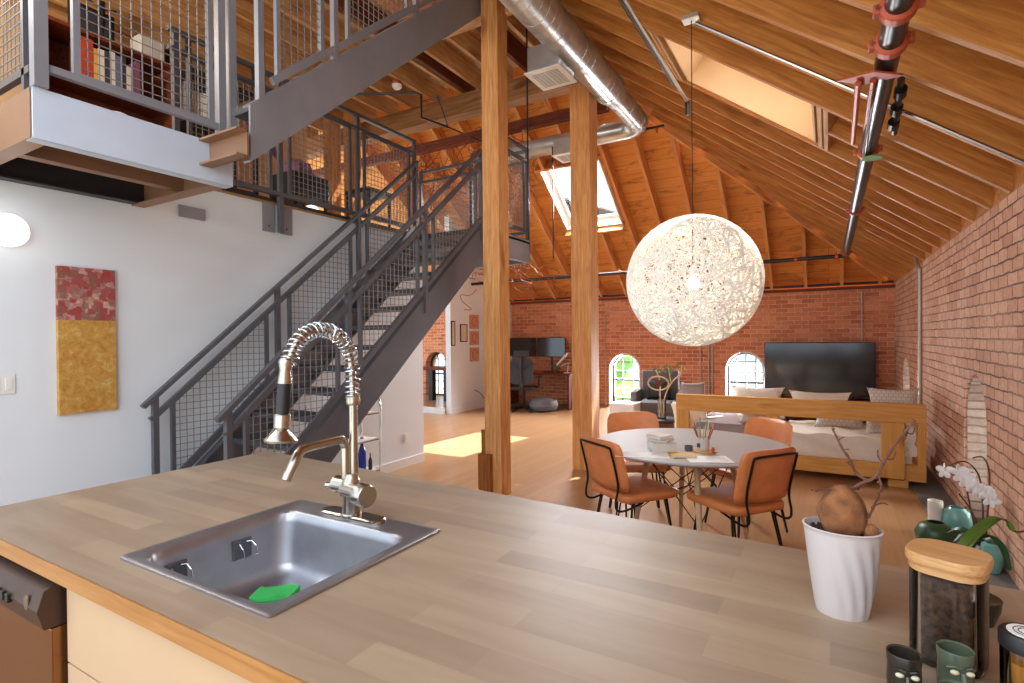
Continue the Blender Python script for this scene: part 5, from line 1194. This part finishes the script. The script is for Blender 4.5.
def office_chair():
    k = thing('office_chair', 'black mesh office chair with headrest at the desk', 'chair', (-5.35, 9.6, 0), .35)
    for i in range(5):
        a = 2 * PI * i / 5 + .3; bm = bmn(); add_tube(bm, [(0, 0, .09), (.29 * math.cos(a), .29 * math.sin(a), .07)], [.028, .018], 8); s_ = obj('base_arm', bm, 'black_metal', k, local=True, smooth=True)
        bm = bmn(); add_tube(bm, [(.29 * math.cos(a) - .025, .29 * math.sin(a), .03), (.29 * math.cos(a) + .025, .29 * math.sin(a), .03)], .03, 14); obj('castor', bm, 'black', s_, smooth=True, local=True)
    bm = bmn(); add_tube(bm, [(0, 0, .08), (0, 0, .42)], .03, 12); obj('gas_lift', bm, 'black_metal', k, local=True, smooth=True)
    bm = bmn(); add_box(bm, (-.25, -.24, .44), (.25, .25, .50)); obj('seat', bm, 'black', k, local=True, bevel=.025, smooth=True)
    bm = bmn(); P = rrect(0, .82, .46, .52, .10, 5); loft(bm, [[(x, -.27 - .05 * (1 - (x / .23) ** 2) * 0 + .06 * ((z - .6) ** 2), z) for x, z in P], [(x, -.30 + .06 * ((z - .6) ** 2), z) for x, z in P]], True, True); obj('mesh_back', bm, 'steel_dark', k, local=True)
    bm = bmn(); add_tube(bm, catmull([(0, -.1, .42), (0, -.32, .50), (0, -.36, .8), (0, -.34, 1.12)], 5), .025, 8); add_tube(bm, catmull([(-.22, -.31, 1.0), (0, -.36, .86), (.22, -.31, 1.0)], 5), .015, 8); obj('spine', bm, 'steel_dark', k, local=True, smooth=True)
    bm = bmn(); add_box(bm, (-.15, -.34, 1.10), (.15, -.29, 1.23)); obj('headrest', bm, 'black', k, local=True, bevel=.02, smooth=True)
    for sx in (-1, 1):
        bm = bmn(); add_tube(bm, [(sx * .22, 0, .46), (sx * .30, 0, .50), (sx * .31, 0, .68)], .018, 8); add_box(bm, (sx * .31 - .04, -.12, .68), (sx * .31 + .04, .14, .71)); obj('armrest', bm, 'black', k, local=True)
office_chair()
bm = bmn(); add_lathe(bm, [(.16, 0), (.26, .04), (.30, .12), (.26, .22), (.12, .28), (0, .29)], 28, (-4.98, 9.75, 0)); tag(obj('pouf', bm, 'grey_cloth', smooth=True), 'dark round pouf on the floor under the desk', 'pouf')
t = thing('desk_lamp', 'white desk lamp with an angled head at the right end of the desk', 'lamp', (-4.75, 10.3, .735))
bm = bmn(); add_lathe(bm, [(.08, 0), (.08, .015), (.02, .02)], 20, (-4.72, 10.35, .736)); obj('base', bm, 'white_paint', t)
bm = bmn(); add_tube(bm, [(-4.72, 10.35, .75), (-4.70, 10.35, .95), (-4.86, 10.30, .88)], .012, 8); obj('arm', bm, 'white_paint', t, smooth=True)
bm = bmn(); add_bar(bm, (-4.92, 10.28, .90), (-4.68, 10.30, 1.16), .09, .03); obj('head', bm, 'white_paint', t, bevel=.006)
t = thing('desk_plant', 'small spiky plant in a pot beside the white desk lamp', 'plant', (-4.95, 10.3, .735))
bm = bmn(); add_lathe(bm, [(.04, 0), (.05, .07), (.045, .07), (0, .06)], 16, (-4.98, 10.3, .736)); obj('pot', bm, 'ceramic_green', t, smooth=True)
bm = bmn()
for i in range(26): a = i * 2.4; r = random.uniform(.05, .11); add_tube(bm, [(-4.98, 10.3, .80), (-4.98 + r * .6 * math.cos(a), 10.3 + r * .6 * math.sin(a), .88), (-4.98 + r * math.cos(a), 10.3 + r * math.sin(a), .86 + random.uniform(0, .07))], [.006, .006, .002], 5)
obj('leaves', bm, 'leaf', t)
bm = bmn(); add_box(bm, (-.05, -.10, 0), (.05, .10, .03)); tag(obj('red_notebook', bm, 'red_book', None, Matrix.Translation((-5.32, 10.25, .737)) @ Matrix.Rotation(1.4, 4, 'Z'), bevel=.004), 'red notebook lying on the desk', 'notebook')
# next room glimpse
t = thing('standing_desk', 'dark standing desk seen through the gap beside the stair', 'desk', (-8.2, 10.2, 0))
bm = bmn(); add_box(bm, (-9.0, 10.0, .74), (-7.2, 10.7, .78)); obj('desk_top', bm, 'dark_joist', t)
for x in (-8.25, -7.8, -7.35): bm = bmn(); add_box(bm, (x - .06, 10.2, 0), (x + .06, 10.34, .74)); obj('leg', bm, 'black', t)
for i, x in enumerate((-8.02, -7.94)):
    bm = bmn(); add_tube(bm, [(x, YF - .02, 0), (x, YF - .02, 2.2)], .016, 8); tag(obj('conduit', bm, 'conduit', smooth=True), '%s pale conduit on the brick wall in the next room' % ('left' if i == 0 else 'right'), 'conduit')

# ------------------------------------------------------------------ loft furniture
t = thing('bookcase', 'dark wooden bookcase in the loft behind the mesh railing', 'bookcase', (-5.75, 2.8, WT))
F0, F1, BX, FX = 1.95, 2.98, -6.0, -5.62
for z in (2.74, 3.26, 3.78, 4.20): bm = bmn(); add_box(bm, (BX, F0, z), (FX, F1, z + .03)); obj('shelf', bm, 'dark_joist', t)
for y in (F0, F1): bm = bmn(); add_box(bm, (BX, y - .015, WT + .03), (FX, y + .015, 4.23)); obj('side_panel', bm, 'dark_joist', t)
bm = bmn(); add_box(bm, (BX - .01, F0, WT + .03), (BX, F1, 4.23)); obj('back_panel', bm, 'dark_joist', t)
y = 2.20; cols = [('red_book', 'red'), ('red_book', 'brick red'), ('yellow_book', 'mustard'), ('cream_book', 'white'), ('dark_book', 'charcoal'), ('cream_book', 'cream'), ('blue_book', 'slate blue'), ('dark_book', 'black'), ('cream_book', 'ivory'), ('purple_book', 'plum'), ('purple_book', 'purple')]
rb = random.Random(5)
for i, (c, nm) in enumerate(cols):
    w = (.055, .05, .035, .05, .045, .04, .05, .04, .04, .035, .045)[i]; h = rb.uniform(.24, .33) if i > 1 else .36
    bm = bmn(); add_box(bm, (FX - .22, y, 3.811), (FX - .01, y + w - .003, 3.811 + h)); tag(obj('book', bm, c, bevel=.002), nm + ' upright book on the upper loft shelf, place %s of the row' % ('one two three four five six seven eight nine ten eleven'.split()[i]), 'book', 'books on the upper loft shelf'); y += w
t = thing('desk_clock', 'round clock with a pale rim on the loft shelf just above the platform', 'clock', (-5.6, 2.62, 3.29))
bm = bmn(); add_tube(bm, [(FX + .01, 2.50 + .15 * math.cos(a * PI / 16), 3.44 + .15 * math.sin(a * PI / 16)) for a in range(32)], .012, 8, closed=True); obj('rim', bm, 'white_paint', t, smooth=True)
bm = bmn(); add_lathe(bm, [(.148, 0), (.148, .02)], 32)
for v in bm.verts: v.co = V((FX - .01 + v.co.z, 2.50 + v.co.x, 3.44 + v.co.y))
obj('dial', bm, 'dark_book', t)
t = thing('black_picture', 'dark framed picture leaning on top of the loft bookcase', 'picture', (-5.8, 2.35, 4.23))
bm = bmn(); add_box(bm, (-5.86, 2.20, 4.235), (-5.83, 2.56, 4.56)); obj('frame', bm, 'black', t, bevel=.005); bm = bmn(); add_box(bm, (-5.829, 2.23, 4.265), (-5.826, 2.53, 4.53)); obj('print', bm, 'dark_book', t)
t = thing('horned_figurine', 'small dark horned figurine standing on the dark picture in the loft', 'figurine', (-5.83, 2.5, 4.56))
bm = bmn(); add_tube(bm, [(-5.84, 2.46, 4.235), (-5.84, 2.46, 4.62)], [.012, .03], 8); bmesh.ops.create_icosphere(bm, subdivisions=2, radius=.03, matrix=Matrix.Translation((-5.84, 2.46, 4.65))); obj('body', bm, 'black', t); bm = bmn(); add_tube(bm, catmull([(-5.84, 2.34, 4.63), (-5.84, 2.46, 4.60), (-5.84, 2.58, 4.63)], 4), .01, 6); obj('horns', bm, 'black', t)
bm = bmn(); add_box(bm, (-5.9, 2.72, 4.232), (-5.7, 2.94, 4.46)); tag(obj('white_box', bm, 'cream_book', bevel=.01), 'white cube shaped box on the loft bookcase', 'box')
t = thing('canvas_shelf', 'dark steel shelving with pale rolled papers at the right of the loft bookcase', 'shelving', (-5.7, 3.4, WT))
for y in (3.06, 3.78):
    for x in (-5.9, -5.5): bm = bmn(); add_box(bm, (x - .02, y - .02, WT + .023), (x + .02, y + .02, 4.5)); obj('upright', bm, 'steel_dark', t)
for z in (3.1, 3.7, 4.2): bm = bmn(); add_box(bm, (-5.92, 3.04, z), (-5.48, 3.80, z + .025)); obj('shelf', bm, 'steel_dark', t)
for i in range(4):
    y = 3.16 + .17 * i; bm = bmn(); add_tube(bm, [(-5.7, y, 3.73), (-5.7, y, 4.15 - .06 * (i % 2))], .05, 14); tag(obj('paper_roll', bm, 'cream_book', smooth=True), 'pale upright paper roll on the loft shelving', 'roll', 'paper rolls on the loft shelving')
t = thing('wire_basket', 'black wire basket piled with purple cloth in the loft behind the railing', 'basket', (-4.75, 3.75, WT))
bm = bmn(); add_box(bm, (-4.95, 3.55, 2.95), (-4.55, 3.98, 3.18)); obj('basket', bm, 'black', t, bevel=.01)
for x in (-4.92, -4.58):
    for y in (3.58, 3.95): bm = bmn(); add_box(bm, (x - .012, y - .012, WT + .023), (x + .012, y + .012, 2.95)); obj('leg', bm, 'black_metal', t)
bm = bmn(); bmesh.ops.create_icosphere(bm, subdivisions=3, radius=1)
for v in bm.verts: v.co = V((-4.75 + v.co.x * .16 * (1 + .15 * math.sin(v.co.y * 8)), 3.74 + v.co.y * .17, 3.22 + v.co.z * .13 * (1 + .15 * math.sin(v.co.x * 9))))
tag(obj('purple_cloth', bm, 'purple_book', smooth=True), 'crumpled purple cloth heaped in the black wire basket', 'cloth')
t = thing('star_ornament', 'dull red star ornament hanging in the loft behind the railing', 'ornament', (-4.8, 3.55, 3.45))
bm = bmn(); pts = []
for k in range(10): r = .24 if k % 2 == 0 else .09; a = PI / 2 + k * PI / 5; pts.append((3.42 + r * math.cos(a), 3.50 + r * math.sin(a)))
add_poly(bm, pts, [], .02); obj('star', bm, 'purple_book', t, frame_m((-4.8, 0, 0), (0, 1, 0), (0, 0, 1))); bm = bmn(); add_tube(bm, [(-4.81, 3.42, 3.72), (-4.81, 3.42, 4.56)], .003, 5); obj('string', bm, 'black', t)
t = thing('stool', 'black stool with a thin rail frame in the loft near the stair head', 'stool', (-4.8, 4.75, WT))
bm = bmn(); add_box(bm, (-4.95, 4.55, 3.2), (-4.55, 4.95, 3.25)); obj('seat', bm, 'black', t, bevel=.01)
for x in (-4.92, -4.58):
    for y in (4.58, 4.92): bm = bmn(); add_box(bm, (x - .012, y - .012, WT + .023), (x + .012, y + .012, 3.2)); obj('leg', bm, 'black_metal', t)
for i, x in enumerate((-5.6, -6.0)):
    o = beam('timber_post', (x, 5.3, WT + .022), (x, 5.3, 4.56), .16, .16, 'rafter_wood', up=(0, 1, 0)); tag(o, '%s orange timber post in the loft near the beam' % ('nearer' if i == 0 else 'farther'), 'post')

# ------------------------------------------------------------------ outside
bm = bmn(); add_box(bm, (-40, -30, -4.1), (60, 60, -4)); struct('ground', bm, 'outside_ground')
def tree(x, y, z, r, lab):
    k = thing('tree', lab, 'tree', (x, y, -4), 0, 'trees outside the far windows'); bm = bmn(); rr_ = random.Random(int(x * 10))
    for i in range(26):
        c = V((x + rr_.gauss(0, r * .4), y + rr_.gauss(0, r * .4), z + rr_.gauss(0, r * .4))); bmesh.ops.create_icosphere(bm, subdivisions=2, radius=r * rr_.uniform(.2, .4), matrix=Matrix.Translation(c))
    for v in bm.verts: v.co += V((rr_.uniform(-.08, .08), rr_.uniform(-.08, .08), rr_.uniform(-.08, .08)))
    obj('crown', bm, 'foliage', k); bm = bmn(); add_tube(bm, [(x, y, -4), (x, y, z)], .15, 8); obj('trunk', bm, 'twig', k)
tree(-5.5, 16, -1.1, 1.9, 'green tree outside the left arched window'); tree(-11.5, 18, -1.0, 1.8, 'green tree further left outside the end wall')
bm = bmn(); add_box(bm, (-12, 24, -4), (6, 30, 1.6)); tag(obj('building', bm, 'outside_wall'), 'pale building seen through the arched windows of the end wall', 'building')
bm = bmn(); add_box(bm, (4.5, -5, -4), (10, 20, 2)); tag(obj('building', bm, 'outside_wall'), 'pale building outside the right brick wall', 'building')

# ------------------------------------------------------------------ light
w = bpy.data.worlds.new('sky'); SC.world = w; w.use_nodes = True; nt = w.node_tree; bg = nt.nodes['Background']
bg.inputs[0].default_value = (.76, .88, 1.0, 1); bg.inputs[1].default_value = 1.35
def light(name, kind, loc, energy, color=(1, 1, 1), target=None, **k):
    l = bpy.data.lights.new(name, kind); l.energy = energy; l.color = color
    for a, v in k.items(): setattr(l, a, v)
    o = bpy.data.objects.new(name, l); COL.objects.link(o); o.location = loc
    if target is not None: o.rotation_euler = (V(target) - V(loc)).to_track_quat('-Z', 'Y').to_euler()
    return o
sd = V((.62, 2.75, 4.15))
light('sun', 'SUN', sd * 3, 14.0, (1, .93, .8), target=(0, 0, 0), angle=.01)
light('pendant_bulb', 'POINT', (gx, gy, gz - .015), 3.5, (1, .86, .68), shadow_soft_size=.06)
light('wall_lamp_light', 'POINT', (XW + .14, 1.285, 2.17), .3, (1, .95, .88), shadow_soft_size=.08)
# daylight entering the roof windows and the arched windows
c = mF @ V(((SKF[0] + SKF[1]) / 2, (sF(SKF[3]) + sF(SKF[2])) / 2, -.22)); light('far_skylight_daylight', 'AREA', c, 300, (.95, .97, 1), target=c + nF, size=1.1)
c = mR @ V((-(SKR[0] + SKR[1]) / 2, (sR(SKR[3]) + sR(SKR[2])) / 2, -.28)); light('right_skylight_daylight', 'AREA', c, 9, (.92, .96, 1), target=c + nR, size=1.0)
for i, (x, z) in enumerate(((-3.69, .6), (-1.36, .65))): light('window_daylight', 'AREA', (x, YF + .5, z), 160, (.95, .98, 1), target=(x, YF - 1, z), size=.7)
for i, y in enumerate((5.29, 9.49)): light('window_daylight', 'AREA', (XR + .5, y, .6), 9, (.95, .98, 1), target=(XR - 1, y, .6), size=.7)
# added fill lights out of view, brightening the loft and the main room
light('loft_fill', 'POINT', (-5.0, .6, 4.2), 50, (1, .88, .7), shadow_soft_size=.12)
light('kitchen_fill', 'AREA', (-1.2, -.9, 2.9), 12, (.95, .97, 1), target=(-1.6, 3.5, 1.0), size=1.2)
SC.view_settings.view_transform = 'Standard'; SC.view_settings.look = 'None'; SC.view_settings.gamma = 1; SC.view_settings.use_curve_mapping = False
SC.view_settings.exposure = .92
SC.cycles.max_bounces = 8; SC.cycles.diffuse_bounces = 5; SC.cycles.transparent_max_bounces = 24
SC.cycles.use_denoising = True
SC.cycles.sample_clamp_indirect = 8
